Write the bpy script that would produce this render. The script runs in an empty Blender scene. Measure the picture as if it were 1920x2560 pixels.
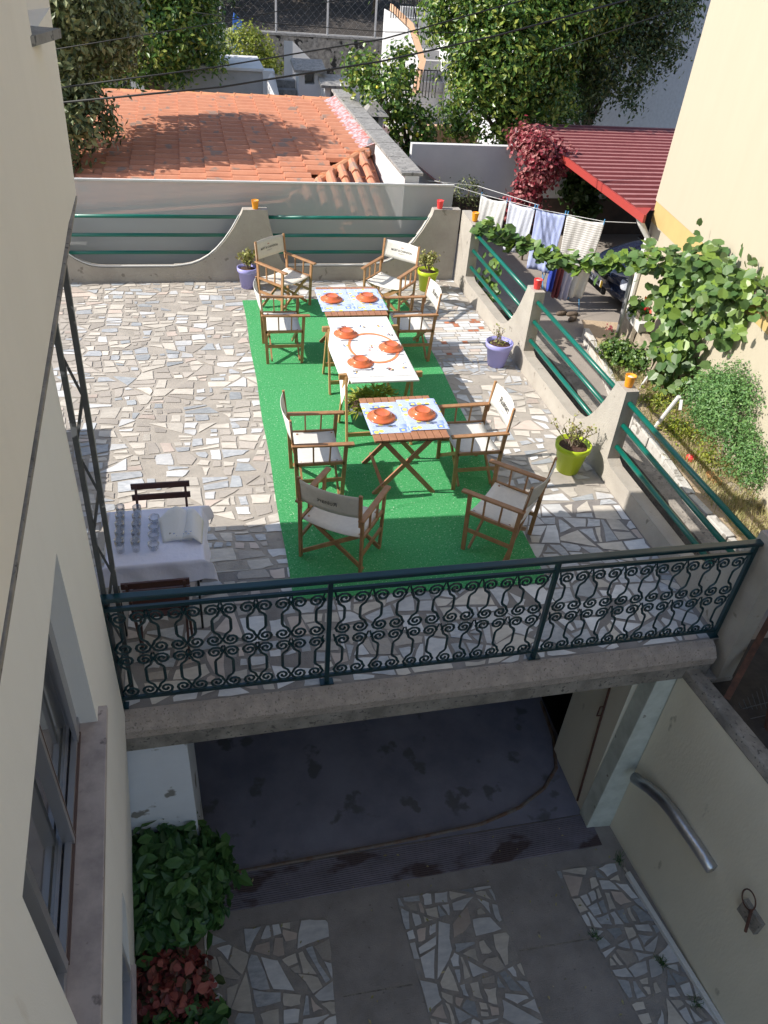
import bpy, bmesh, math, random
import numpy as np
from mathutils import Vector, Matrix
rnd = random.Random(7); NR = np.random.default_rng(5)
S = bpy.context.scene; C = S.collection
# ---------------------------------------------------------------- camera
cam = bpy.data.objects.new('camera', bpy.data.cameras.new('camera')); C.objects.link(cam); S.camera = cam
cR = Vector((0.97478, -0.211026, 0.0726026)); cU = Vector((0.0727324, 0.607976, 0.790617)); cF = Vector((0.210982, 0.765397, -0.607992))
m = Matrix((cR, cU, -cF)).transposed().to_4x4(); m.translation = Vector((0, 0, 4.5)); cam.matrix_world = m
cam.data.sensor_fit = 'VERTICAL'; cam.data.sensor_height = 36; cam.data.lens = 1933.87/2560*36
cam.data.clip_start = .05; cam.data.clip_end = 500
S.render.resolution_x = 768; S.render.resolution_y = 1024
# ---------------------------------------------------------------- light
SUN = Vector((1.28, -.07, -1.0)).normalized()
W = bpy.data.worlds.new('World'); S.world = W; W.use_nodes = True
nt = W.node_tree; sk = nt.nodes.new('ShaderNodeTexSky'); sk.sky_type = 'NISHITA'; sk.sun_disc = False
sk.sun_elevation = math.asin(-SUN.z); sk.sun_rotation = math.atan2(-SUN.x, -SUN.y)
bg = nt.nodes['Background']; nt.links.new(sk.outputs[0], bg.inputs[0]); bg.inputs[1].default_value = .135
sl = bpy.data.lights.new('sun', 'SUN'); sl.energy = 4.2; sl.angle = math.radians(.5); sl.color = (1, .94, .86)
so = bpy.data.objects.new('sun', sl); C.objects.link(so); so.rotation_euler = SUN.to_track_quat('-Z', 'Y').to_euler()
S.view_settings.view_transform = 'Standard'; S.view_settings.look = 'None'; S.view_settings.exposure = .68; S.view_settings.gamma = 1
# ---------------------------------------------------------------- materials
def mat(name, col, rough=.7, col2=None, sc=6, amt=.5, bump=0, bsc=60, metal=0, det=5, spots=None, ssc=8, sthr=.62, trans=0, stretch=(1, 1, 1), spec=.5, coord='Object', coat=0):
    M = bpy.data.materials.new(name); M.use_nodes = True; N = M.node_tree; n = N.nodes; L = N.links; b = n['Principled BSDF']
    b.inputs['Roughness'].default_value = rough; b.inputs['Metallic'].default_value = metal
    b.inputs['Specular IOR Level'].default_value = spec; b.inputs['Coat Weight'].default_value = coat
    tc = n.new('ShaderNodeTexCoord'); mp = n.new('ShaderNodeMapping'); mp.inputs['Scale'].default_value = stretch
    L.new(tc.outputs[coord], mp.inputs[0]); out = None
    b.inputs['Base Color'].default_value = (*col, 1)
    if col2:
        t = n.new('ShaderNodeTexNoise'); t.inputs['Scale'].default_value = sc; t.inputs['Detail'].default_value = det; t.inputs['Roughness'].default_value = .62
        L.new(mp.outputs[0], t.inputs[0]); cr = n.new('ShaderNodeValToRGB')
        cr.color_ramp.elements[0].position = .5-.25*amt-.02; cr.color_ramp.elements[1].position = .5+.25*amt+.02
        cr.color_ramp.elements[0].color = (*col, 1); cr.color_ramp.elements[1].color = (*col2, 1)
        L.new(t.outputs[0], cr.inputs[0]); out = cr.outputs[0]
    if spots:
        t2 = n.new('ShaderNodeTexNoise'); t2.inputs['Scale'].default_value = ssc; t2.inputs['Detail'].default_value = 6; L.new(mp.outputs[0], t2.inputs[0])
        c2 = n.new('ShaderNodeValToRGB'); c2.color_ramp.elements[0].position = sthr; c2.color_ramp.elements[1].position = sthr+.05
        L.new(t2.outputs[0], c2.inputs[0]); mx = n.new('ShaderNodeMix'); mx.data_type = 'RGBA'; L.new(c2.outputs[0], mx.inputs[0])
        if out: L.new(out, mx.inputs[6])
        else: mx.inputs[6].default_value = (*col, 1)
        mx.inputs[7].default_value = (*spots, 1); out = mx.outputs[2]
    if out: L.new(out, b.inputs['Base Color'])
    if bump:
        t3 = n.new('ShaderNodeTexNoise'); t3.inputs['Scale'].default_value = bsc; t3.inputs['Detail'].default_value = 4; L.new(mp.outputs[0], t3.inputs[0])
        bp = n.new('ShaderNodeBump'); bp.inputs['Strength'].default_value = bump; bp.inputs['Distance'].default_value = .01
        L.new(t3.outputs[0], bp.inputs['Height']); L.new(bp.outputs[0], b.inputs['Normal'])
    return M
def leafmat(name, cols, trans=.3, rough=.45):
    M = bpy.data.materials.new(name); M.use_nodes = True; N = M.node_tree; n = N.nodes; L = N.links; b = n['Principled BSDF']
    g = n.new('ShaderNodeNewGeometry'); cr = n.new('ShaderNodeValToRGB'); e = cr.color_ramp.elements
    for i, c in enumerate(cols):
        p = i/(len(cols)-1)
        if i == 0: q = e[0]
        elif i == len(cols)-1: q = e[-1]
        else: q = e.new(p)
        q.position = p; q.color = (*c, 1)
    L.new(g.outputs['Random Per Island'], cr.inputs[0]); L.new(cr.outputs[0], b.inputs['Base Color']); b.inputs['Roughness'].default_value = rough
    tr = n.new('ShaderNodeBsdfTranslucent'); L.new(cr.outputs[0], tr.inputs[0]); mx = n.new('ShaderNodeMixShader'); mx.inputs[0].default_value = trans
    L.new(b.outputs[0], mx.inputs[1]); L.new(tr.outputs[0], mx.inputs[2]); L.new(mx.outputs[0], n['Material Output'].inputs[0])
    return M
def wood(name, c1, c2, rough=.5):
    return mat(name, c1, rough, c2, sc=14, amt=.7, stretch=(1, 1, 1), bump=.15, bsc=90)
def stone(name, c1, c2, sc=9):
    M = mat(name, c1, .55, c2, sc=sc, amt=.6, det=8, bump=.12, bsc=40, stretch=(1, 2.2, 1))
    N = M.node_tree; b = N.nodes['Principled BSDF']; g = N.nodes.new('ShaderNodeNewGeometry'); h = N.nodes.new('ShaderNodeHueSaturation')
    src = b.inputs['Base Color'].links[0].from_socket; mr = N.nodes.new('ShaderNodeMapRange'); mr.inputs[3].default_value = .82; mr.inputs[4].default_value = 1.12
    dn = N.nodes.new('ShaderNodeTexNoise'); dn.inputs['Scale'].default_value = 1.1; dn.inputs['Detail'].default_value = 5; tc2 = N.nodes.new('ShaderNodeTexCoord'); N.links.new(tc2.outputs['Object'], dn.inputs[0])
    m2_ = N.nodes.new('ShaderNodeMapRange'); m2_.inputs[1].default_value = .35; m2_.inputs[2].default_value = .6; m2_.inputs[3].default_value = .8; m2_.inputs[4].default_value = 1.05; N.links.new(dn.outputs[0], m2_.inputs[0]); mu = N.nodes.new('ShaderNodeMath'); mu.operation = 'MULTIPLY'
    N.links.new(g.outputs['Random Per Island'], mr.inputs[0]); N.links.new(mr.outputs[0], mu.inputs[0]); N.links.new(m2_.outputs[0], mu.inputs[1]); N.links.new(mu.outputs[0], h.inputs['Value']); N.links.new(src, h.inputs['Color']); N.links.new(h.outputs[0], b.inputs['Base Color'])
    return M
MT = dict(
 mortar=mat('mortar', (.41, .37, .32), .9, (.33, .3, .26), sc=5, bump=.5, bsc=120, spots=(.3, .27, .235), ssc=14),
 mortar_dark=mat('driveway_mortar', (.36, .33, .3), .9, (.27, .25, .23), sc=7, bump=.5, bsc=120),
 s1=stone('cream_marble', (.66, .61, .53), (.53, .485, .42)), s2=stone('white_marble', (.72, .715, .70), (.56, .565, .57)),
 s3=stone('veined_grey_marble', (.56, .57, .58), (.36, .38, .4), 13), s4=stone('blue_grey_marble', (.32, .34, .36), (.44, .46, .47), 12),
 s5=stone('beige_granite', (.40, .36, .315), (.48, .435, .38), 40), s6=stone('pink_marble', (.6, .51, .44), (.52, .43, .37)), s7=stone('terracotta_tile', (.55, .2, .1), (.42, .16, .09)),
 conc=mat('weathered_concrete', (.43, .4, .35), .9, (.33, .3, .26), sc=3.5, amt=.9, bump=.5, bsc=70, spots=(.22, .2, .17), ssc=9, sthr=.66),
 conc_dark=mat('mossy_concrete', (.34, .31, .27), .95, (.18, .165, .145), sc=5, bump=.8, bsc=60, spots=(.12, .11, .1), ssc=34, sthr=.6),
 conc_pink=mat('rough_mortar_kerb', (.48, .41, .36), .95, (.37, .32, .28), sc=11, bump=1.2, bsc=60, spots=(.24, .21, .18), ssc=60, sthr=.6),
 drive=mat('driveway_concrete', (.34, .31, .29), .9, (.25, .23, .215), sc=3, bump=.35, bsc=90, spots=(.2, .18, .165), ssc=22, sthr=.66),
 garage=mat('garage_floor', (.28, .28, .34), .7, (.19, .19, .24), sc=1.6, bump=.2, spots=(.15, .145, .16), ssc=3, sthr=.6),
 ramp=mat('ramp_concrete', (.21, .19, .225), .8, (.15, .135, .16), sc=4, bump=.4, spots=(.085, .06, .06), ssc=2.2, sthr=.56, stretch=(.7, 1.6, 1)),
 housewall=mat('cream_render', (.86, .81, .72), .9, (.80, .75, .66), sc=2.2, amt=1.6, bump=.3, bsc=160, stretch=(2.5, 2.5, .35)),
 housewall2=mat('pale_render', (.86, .85, .82), .9, (.81, .795, .76), sc=2.5, amt=1.6, bump=.2, bsc=160, stretch=(2.5, 2.5, .4), spots=(.75, .72, .67), ssc=2.5, sthr=.7),
 creamw=mat('yellow_cream_render', (.47, .42, .32), .9, (.44, .39, .295), sc=2, amt=1.4, stretch=(2, 2, .4), bump=.2, bsc=150), ochre=mat('ochre_band', (.5, .37, .15), .85, (.46, .34, .14), sc=3),
 yel=mat('faded_yellow_render', (.80, .755, .62), .9, (.69, .645, .52), sc=2.6, amt=1.3, stretch=(1, 1, .45), bump=.2, bsc=50, spots=(.42, .39, .3), ssc=5, sthr=.7),
 palegreen=mat('pale_green_paint', (.66, .7, .64), .85, (.5, .54, .48), sc=5, spots=(.24, .24, .2), ssc=9, sthr=.68),
 whitepeel=mat('peeling_white_paint', (.72, .75, .8), .85, (.68, .71, .76), sc=5, spots=(.25, .24, .22), ssc=5.5, sthr=.62),
 white=mat('white_wall_paint', (.68, .68, .68), .85, (.62, .62, .62), sc=2, bump=.2), whiterough=mat('rough_white_stucco', (.62, .63, .66), .9, (.56, .57, .6), sc=12, bump=1.5, bsc=14),
 greywall=mat('grey_render', (.42, .42, .42), .9, (.36, .36, .36), sc=2), peach=mat('peach_render', (.66, .42, .27), .9, (.62, .39, .25), sc=3),
 coping=mat('lichen_coping', (.33, .32, .3), .95, (.22, .21, .2), sc=8, bump=.6, spots=(.1, .1, .1), ssc=25, sthr=.6),
 stonew=mat('dark_rubble_stone', (.34, .32, .29), .95, (.12, .115, .105), sc=9, amt=.7, bump=2, bsc=6, spots=(.02, .02, .02), ssc=3.5, sthr=.58),
 rail=mat('green_railing_paint', (.004, .036, .045), .32, (.004, .028, .036), sc=5, spec=.5, coat=.15), railside=mat('bright_green_rail_paint', (.0, .13, .095), .35, (.0, .11, .08), sc=3, coat=.2),
 rust=mat('rusty_iron', (.13, .055, .035), .85, (.07, .035, .025), sc=20, bump=.5), track=mat('rusty_track', (.16, .085, .05), .7, (.2, .18, .16), sc=9),
 oldmetal=mat('peeling_grey_steel', (.07, .075, .075), .5, (.1, .1, .1), sc=9, spots=(.42, .42, .42), ssc=7, sthr=.62),
 alu=mat('aluminium', (.5, .5, .52), .35, metal=.7), duct=mat('foil_duct', (.6, .6, .62), .28, (.5, .5, .52), sc=8, metal=.9, bump=.4, bsc=25),
 sill=mat('veined_marble_sill', (.5, .43, .40), .35, (.34, .29, .275), sc=9, amt=.55, det=12, bump=.05, spots=(.2, .17, .16), ssc=11, sthr=.66), glass=mat('window_glass', (.1, .11, .12), .06, spec=.9), darkframe=mat('brown_window_seal', (.1, .06, .05), .6),
 carpet=mat('artificial_turf', (.015, .29, .075), .85, (.10, .44, .165), sc=60, amt=.8, bump=1, bsc=200, det=4, spots=(.5, .72, .5), ssc=75, sthr=.63),
 wood=wood('teak_frame', (.40, .215, .10), (.29, .145, .065)), woodt=wood('oiled_table_slats', (.42, .2, .105), (.31, .14, .075)), pine=wood('pine_trestle', (.45, .27, .115), (.36, .2, .08)), brown=wood('brown_painted_wood', (.085, .03, .02), (.06, .022, .016)),
 canvas=mat('white_canvas', (.66, .65, .61), .9, (.62, .61, .57), sc=30, bump=.3, bsc=200), canvas2=mat('unbleached_canvas', (.68, .63, .54), .9, (.63, .58, .5), sc=30, bump=.3, bsc=200), ink=mat('dark_ink', (.09, .08, .07), .8), inkpale=mat('faded_ink', (.27, .26, .23), .8), inkred=mat('rust_ink', (.4, .1, .05), .8),
 clay=mat('glazed_clay', (.64, .155, .055), .2, (.58, .135, .045), sc=8, coat=.3), steel=mat('cutlery_steel', (.45, .46, .48), .25, metal=1), darkcut=mat('dark_cutlery', (.05, .06, .12), .35),
 paper=mat('white_paper', (.8, .8, .8), .8, (.77, .77, .78), sc=10, bump=.15), whitetop=mat('white_table_top', (.72, .73, .7), .6), lace=mat('lace_cloth', (.76, .77, .9), .9, (.70, .71, .86), sc=4, bump=.4, bsc=30),
 lilac=mat('lilac_plastic', (.36, .35, .72), .4, (.34, .33, .69), sc=3), lime=mat('lime_plastic', (.44, .56, .02), .4, (.41, .53, .02), sc=3), soil=mat('potting_soil', (.1, .05, .035), .95, (.06, .035, .025), sc=60, bump=1.5, bsc=60), darkpot=mat('dark_grey_pot', (.1, .11, .12), .5, (.08, .09, .1), sc=5),
 stem=mat('bare_stem', (.25, .2, .15), .8, (.18, .14, .1), sc=20), cupo=mat('orange_cup', (.85, .33, .015), .45), cupr=mat('red_cup', (.8, .055, .055), .45), wax=mat('candle_wax', (.8, .76, .66), .6),
 tile=mat('terracotta_roof', (.62, .28, .165), .85, (.5, .2, .115), sc=3.5, amt=1, bump=.4, bsc=40, spots=(.33, .22, .17), ssc=4, sthr=.6), tile2=mat('orange_ridge_tile', (.56, .26, .13), .8, (.48, .2, .1), sc=4, bump=.3), lichen=mat('pale_lichen', (.36, .35, .29), .95, (.25, .23, .18), sc=30),
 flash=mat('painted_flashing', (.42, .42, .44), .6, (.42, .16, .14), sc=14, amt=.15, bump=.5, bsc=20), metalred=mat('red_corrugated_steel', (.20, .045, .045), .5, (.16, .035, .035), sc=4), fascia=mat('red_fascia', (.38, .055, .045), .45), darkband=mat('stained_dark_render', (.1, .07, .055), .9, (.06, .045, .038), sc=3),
 yard=mat('yard_concrete', (.34, .3, .26), .9, (.26, .23, .2), sc=1.8, amt=.9, bump=.3, spots=(.18, .16, .14), ssc=6, sthr=.66), dirt=mat('garden_soil', (.46, .36, .25), .95, (.33, .25, .17), sc=5, amt=1, bump=1.2, bsc=30), darkdirt=mat('dark_soil', (.06, .05, .042), .95, (.035, .03, .026), sc=6, bump=1, bsc=20),
 kerbm=mat('whitewashed_kerb', (.6, .58, .54), .9, (.42, .4, .36), sc=5, bump=.8, spots=(.25, .23, .2), ssc=7, sthr=.6), metalfade=mat('faded_red_steel', (.42, .2, .19), .5, (.36, .15, .145), sc=4), towelc=mat('cool_white_towel', (.66, .69, .78), .95, (.62, .65, .75), sc=20, bump=.4), mortar_front=mat('front_mortar', (.27, .25, .235), .9, (.2, .185, .175), sc=6, bump=.5, bsc=120), tilepan=mat('shaded_tile_pan', (.33, .125, .075), .9, (.24, .1, .065), sc=5), bark=mat('bark', (.16, .12, .09), .9, (.09, .07, .05), sc=12, bump=1, bsc=20), blue=mat('blue_paint', (.05, .16, .55), .5), cable=mat('black_cable', (.01, .01, .01), .6),  # tile pan material paints in the shade between the roof barrels
 carp=mat('dark_blue_car_paint', (.02, .03, .065), .18, coat=1), tyre=mat('tyre_rubber', (.015, .015, .015), .8), carglass=mat('car_glass', (.02, .025, .03), .05, spec=.9), lamp=mat('lamp_glass', (.5, .53, .58), .1, coat=1), plate=mat('plate_white', (.75, .75, .75), .5), plateyel=mat('plate_yellow', (.75, .5, .05), .5),
 towel=mat('white_towel', (.72, .72, .7), .95, (.68, .68, .66), sc=20, bump=.4), towelb=mat('blue_towel', (.42, .48, .72), .95, (.36, .42, .68), sc=10), towell=mat('lilac_towel', (.56, .56, .72), .95), clothblue=mat('royal_blue_cloth', (.05, .09, .5), .9), clothmar=mat('maroon_cloth', (.2, .05, .06), .9), peg=mat('blue_peg', (.1, .35, .65), .5),
 pvc=mat('white_pvc', (.68, .68, .66), .5), galv=mat('galvanised_pole', (.42, .42, .42), .45, (.36, .36, .37), sc=15, metal=.3), oldwood=mat('grey_old_timber', (.4, .34, .26), .9, (.3, .25, .19), sc=8, bump=.5), brick=mat('orange_brick', (.6, .3, .12), .9), teal=mat('teal_plastic', (.05, .28, .3), .5),
 dryg=leafmat('dry_grass', [(.45, .38, .2), (.34, .34, .12), (.6, .5, .3), (.25, .28, .08)], .25), 
 leafd=leafmat('dark_leaf', [(.02, .05, .012), (.035, .075, .018), (.05, .1, .02), (.09, .14, .03)], .2), leafo=leafmat('olive_leaf', [(.03, .05, .015), (.09, .12, .04), (.2, .24, .09), (.34, .36, .17)], .2),
 leafc=leafmat('citrus_leaf', [(.03, .08, .015), (.08, .17, .03), (.16, .27, .045), (.42, .46, .09)], .3, .33), leafy=leafmat('yellow_leaf', [(.3, .34, .03), (.2, .28, .04), (.42, .42, .06), (.1, .18, .03)], .3), leafvd=leafmat('deep_leaf', [(.025, .055, .015), (.045, .09, .022), (.08, .13, .03), (.2, .23, .07)], .12),
 kiwi=leafmat('kiwi_leaf', [(.06, .13, .035), (.1, .19, .05), (.13, .22, .07), (.22, .34, .05), (.09, .15, .06)], .3, .4), creeper=leafmat('red_creeper_leaf', [(.22, .02, .035), (.32, .04, .06), (.5, .22, .2), (.14, .012, .025)], .25),
 hyd=leafmat('broad_green_leaf', [(.03, .10, .03), (.055, .15, .04), (.1, .22, .06), (.02, .07, .02)], .2, .4), coleus=leafmat('red_foliage', [(.16, .03, .035), (.28, .06, .055), (.45, .14, .11), (.09, .03, .025), (.05, .09, .03)], .2), feath=leafmat('feathery_leaf', [(.10, .22, .08), (.15, .3, .09), (.22, .38, .12)], .3),
 succ=leafmat('succulent_leaf', [(.3, .32, .08), (.42, .4, .14), (.2, .24, .06), (.36, .24, .12)], .2), palm=leafmat('palm_leaf', [(.3, .36, .04), (.4, .42, .07), (.14, .2, .03)], .2), lemon=mat('lemon_skin', (.75, .65, .05), .5), flower=mat('pink_petal', (.7, .12, .3), .7),
)
def gnode(name):
    M = bpy.data.materials.new(name); M.use_nodes = True; return M, M.node_tree, M.node_tree.nodes, M.node_tree.links
# clear drinking glass
M, N, n, L = gnode('clear_glass'); tr = n.new('ShaderNodeBsdfTransparent'); tr.inputs[0].default_value = (.93, .95, .97, 1); gl = n.new('ShaderNodeBsdfGlossy'); gl.inputs['Roughness'].default_value = .03; fr = n.new('ShaderNodeLayerWeight'); fr.inputs[0].default_value = .45
mx = n.new('ShaderNodeMixShader'); L.new(fr.outputs['Facing'], mx.inputs[0]); L.new(tr.outputs[0], mx.inputs[1]); L.new(gl.outputs[0], mx.inputs[2]); L.new(mx.outputs[0], n['Material Output'].inputs[0]); MT['clear'] = M
# translucent wind screen sheet
M, N, n, L = gnode('translucent_sheet'); b = n['Principled BSDF']; b.inputs['Base Color'].default_value = (.56, .58, .58, 1); b.inputs['Roughness'].default_value = .35
tr = n.new('ShaderNodeBsdfTransparent'); tr.inputs[0].default_value = (.9, .9, .9, 1); mx = n.new('ShaderNodeMixShader'); mx.inputs[0].default_value = .36
L.new(b.outputs[0], mx.inputs[1]); L.new(tr.outputs[0], mx.inputs[2]); L.new(mx.outputs[0], n['Material Output'].inputs[0]); MT['sheet'] = M
# blue and lemon checked mat
M, N, n, L = gnode('lemon_print_cloth'); b = n['Principled BSDF']; b.inputs['Roughness'].default_value = .9
tc = n.new('ShaderNodeTexCoord')
v = n.new('ShaderNodeTexVoronoi'); v.inputs['Scale'].default_value = 11; v.inputs['Randomness'].default_value = .55; L.new(tc.outputs['Object'], v.inputs[0])
c1 = n.new('ShaderNodeValToRGB'); c1.color_ramp.elements[0].position = .27; c1.color_ramp.elements[1].position = .30; c1.color_ramp.elements[0].color = (1, 1, 1, 1); c1.color_ramp.elements[1].color = (0, 0, 0, 1); L.new(v.outputs[0], c1.inputs[0])
v2 = n.new('ShaderNodeTexVoronoi'); v2.distance = 'CHEBYCHEV'; v2.inputs['Scale'].default_value = 11; v2.inputs['Randomness'].default_value = .55; L.new(tc.outputs['Object'], v2.inputs[0])
c2 = n.new('ShaderNodeValToRGB'); c2.color_ramp.elements[0].position = .36; c2.color_ramp.elements[1].position = .39; c2.color_ramp.elements[0].color = (1, 1, 1, 1); c2.color_ramp.elements[1].color = (0, 0, 0, 1); L.new(v2.outputs[0], c2.inputs[0])
sep = n.new('ShaderNodeSeparateColor'); L.new(v.outputs['Color'], sep.inputs[0]); gt = n.new('ShaderNodeMath'); gt.operation = 'GREATER_THAN'; gt.inputs[1].default_value = .45; L.new(sep.outputs[0], gt.inputs[0])
ml = n.new('ShaderNodeMath'); ml.operation = 'MULTIPLY'; L.new(gt.outputs[0], ml.inputs[0]); L.new(c2.outputs[0], ml.inputs[1])
ck = n.new('ShaderNodeTexBrick'); ck.offset = 0; ck.inputs['Scale'].default_value = 40; ck.inputs['Mortar Size'].default_value = .09; ck.inputs['Row Height'].default_value = .5
ck.inputs['Color1'].default_value = (.55, .63, .82, 1); ck.inputs['Color2'].default_value = (.68, .73, .84, 1); ck.inputs['Mortar'].default_value = (.32, .42, .72, 1); L.new(tc.outputs['Object'], ck.inputs[0])
m1 = n.new('ShaderNodeMix'); m1.data_type = 'RGBA'; L.new(ml.outputs[0], m1.inputs[0]); L.new(ck.outputs[0], m1.inputs[6]); m1.inputs[7].default_value = (.18, .27, .6, 1)
m2 = n.new('ShaderNodeMix'); m2.data_type = 'RGBA'; L.new(c1.outputs[0], m2.inputs[0]); L.new(m1.outputs[2], m2.inputs[6]); m2.inputs[7].default_value = (.75, .66, .16, 1)
L.new(m2.outputs[2], b.inputs['Base Color']); MT['lemonmat'] = M
# striped towel
M, N, n, L = gnode('striped_towel'); b = n['Principled BSDF']; b.inputs['Roughness'].default_value = .95; tc = n.new('ShaderNodeTexCoord'); w = n.new('ShaderNodeTexWave'); w.bands_direction = 'Z'; w.inputs['Scale'].default_value = 9; w.inputs['Distortion'].default_value = 1.2
L.new(tc.outputs['Object'], w.inputs[0]); cr = n.new('ShaderNodeValToRGB'); cr.color_ramp.elements[0].position = .25; cr.color_ramp.elements[1].position = .4; cr.color_ramp.elements[0].color = (.4, .38, .36, 1); cr.color_ramp.elements[1].color = (.66, .65, .62, 1)
L.new(w.outputs[0], cr.inputs[0]); L.new(cr.outputs[0], b.inputs['Base Color']); MT['stripe'] = M
# ---------------------------------------------------------------- helpers
def wloc(o):
    v = Vector((0, 0, 0))
    while o: v += o.location; o = o.parent
    return v
def props(o, label=None, cat=None, group=None, kind=None):
    for k, v in (('label', label), ('category', cat), ('group', group), ('kind', kind)):
        if v: o[k] = v
    return o
def link(name, verts, faces, mats, mi=None, parent=None, smooth=False, origin=None, local=False):
    me = bpy.data.meshes.new(name); o = bpy.data.objects.new(name, me); C.objects.link(o)
    V = np.array(verts, float).reshape(-1, 3)
    if parent is not None:
        off = np.zeros(3) if local else np.array(wloc(parent)); o.parent = parent
    else:
        lo, hi = V.min(0), V.max(0); off = np.array(origin if origin else ((lo[0]+hi[0])/2, (lo[1]+hi[1])/2, lo[2])); o.location = off
    me.from_pydata((V-off).tolist(), [], faces)
    for x in (mats if isinstance(mats, (list, tuple)) else [mats]): me.materials.append(x)
    if mi: me.polygons.foreach_set('material_index', mi)
    if smooth: me.polygons.foreach_set('use_smooth', [True]*len(me.polygons))
    me.update(); return o
class MB:
    def __init__(s): s.v = []; s.f = []; s.m = []; s.k = 0
    def add(s, vs, fs):
        b = len(s.v); s.v += [tuple(v) for v in vs]; s.f += [tuple(i+b for i in f) for f in fs]; s.m += [s.k]*len(fs); return s
    def mi(s, k): s.k = k; return s
    def box(s, x0, x1, y0, y1, z0, z1):
        return s.add([(x, y, z) for z in (z0, z1) for y in (y0, y1) for x in (x0, x1)], [(0, 2, 3, 1), (4, 5, 7, 6), (0, 1, 5, 4), (2, 6, 7, 3), (0, 4, 6, 2), (1, 3, 7, 5)])
    def hexa(s, p): return s.add(p, [(3, 2, 1, 0), (4, 5, 6, 7), (0, 1, 5, 4), (1, 2, 6, 5), (2, 3, 7, 6), (3, 0, 4, 7)])
    def bar(s, a, b, w, h, up=(0, 0, 1), round_=False):
        a, b = Vector(a), Vector(b); d = (b-a).normalized(); u = Vector(up)
        if abs(d.dot(u)) > .98: u = Vector((0, 1, 0))
        x = d.cross(u).normalized()*w/2; y = x.cross(d).normalized()*h/2
        c = .25
        if not round_: q = [-x-y, x-y, x+y, -x+y]
        else: q = [-x*(1-c)-y, x*(1-c)-y, x-y*(1-c), x+y*(1-c), x*(1-c)+y, -x*(1-c)+y, -x+y*(1-c), -x-y*(1-c)]
        k = len(q)
        return s.add([a+t for t in q]+[b+t for t in q], [tuple(range(k))[::-1], tuple(range(k, 2*k))]+[(i, (i+1) % k, k+(i+1) % k, k+i) for i in range(k)])
    def tube(s, pts, r, n=8, closed=False, cap=True):
        P = [Vector(p) for p in pts]; rs = r if isinstance(r, (list, tuple)) else [r]*len(P); rings = []; up = None
        for i, p in enumerate(P):
            if closed: d = P[(i+1) % len(P)]-P[i-1]
            else: d = P[min(i+1, len(P)-1)]-P[max(i-1, 0)]
            d = d.normalized() if d.length > 1e-9 else Vector((0, 0, 1))
            if up is None: up = Vector((0, 0, 1)) if abs(d.z) < .9 else Vector((0, 1, 0))
            x = d.cross(up).normalized(); y = x.cross(d).normalized(); up = y
            rings.append([p+(x*math.cos(t)+y*math.sin(t))*rs[i] for t in [2*math.pi*j/n for j in range(n)]])
        vs = [v for R in rings for v in R]; fs = []; K = len(P)
        for i in range(K if closed else K-1):
            for j in range(n): a = i*n; b2 = ((i+1) % K)*n; fs.append((a+j, a+(j+1) % n, b2+(j+1) % n, b2+j))
        if cap and not closed: fs += [tuple(range(n))[::-1], tuple(range((K-1)*n, K*n))]
        return s.add(vs, fs)
    def lathe(s, prof, c=(0, 0, 0), n=24, cap=True):
        vs = [(c[0]+r*math.cos(2*math.pi*j/n), c[1]+r*math.sin(2*math.pi*j/n), c[2]+z) for r, z in prof for j in range(n)]
        fs = [(i*n+j, i*n+(j+1) % n, (i+1)*n+(j+1) % n, (i+1)*n+j) for i in range(len(prof)-1) for j in range(n)]
        if cap: fs += [tuple(range(n))[::-1], tuple(range((len(prof)-1)*n, len(prof)*n))]
        return s.add(vs, fs)
    def prism(s, poly, fn, t0, t1):
        k = len(poly); return s.add([fn(p, t0) for p in poly]+[fn(p, t1) for p in poly], [tuple(range(k)), tuple(range(k, 2*k))[::-1]]+[(i, k+i, k+(i+1) % k, (i+1) % k) for i in range(k)])
    def grid(s, fn, nu, nv):
        vs = [fn(i/nu, j/nv) for j in range(nv+1) for i in range(nu+1)]; return s.add(vs, [(j*(nu+1)+i, j*(nu+1)+i+1, (j+1)*(nu+1)+i+1, (j+1)*(nu+1)+i) for j in range(nv) for i in range(nu)])
    def done(s, name, mats, parent=None, smooth=False, bevel=0, solid=0, **k):
        o = link(name, s.v, s.f, mats, s.m, parent, smooth, **k)
        bm = bmesh.new(); bm.from_mesh(o.data); bmesh.ops.recalc_face_normals(bm, faces=bm.faces); bm.to_mesh(o.data); bm.free()
        if solid: md = o.modifiers.new('solid', 'SOLIDIFY'); md.thickness = solid
        if bevel: md = o.modifiers.new('bevel', 'BEVEL'); md.width = bevel; md.segments = 2; md.limit_method = 'ANGLE'
        return o
def empty(name, loc, label=None, cat=None, group=None, rz=0):
    o = bpy.data.objects.new(name, None); C.objects.link(o); o.location = loc; o.rotation_euler = (0, 0, rz); o.empty_display_size = .2
    return props(o, label, cat, group)
KIDS = {}
def copy_tree(o, parent=None):
    c = o.copy(); C.objects.link(c)
    if parent: c.parent = parent
    for ch in [x for x in bpy.data.objects if x.parent == o]: copy_tree(ch, c)
    return c
LANCE = (np.array([(0, 0, 0), (.24, .45, .07), (0, 1, 0), (-.24, .45, .07)]), [(0, 1, 2), (0, 2, 3)])
BROAD = (np.array([(0, 0, 0), (.38, .3, .08), (.3, .7, .06), (0, 1, -.05), (-.3, .7, .06), (-.38, .3, .08)]), [(0, 1, 2, 3), (0, 3, 4, 5)])
ROUND = (np.array([(0, 0, 0), (.3, -.1, .05), (.52, .2, .08), (.45, .62, .04), (0, .95, -.06), (-.45, .62, .04), (-.52, .2, .08), (-.3, -.1, .05)]), [(0, 1, 2, 3, 4), (0, 4, 5, 6, 7)])
BLADE = (np.array([(-.04, 0, 0), (.04, 0, 0), (.02, .6, .04), (0, 1, .15)]), [(0, 1, 2, 3)])
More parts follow.
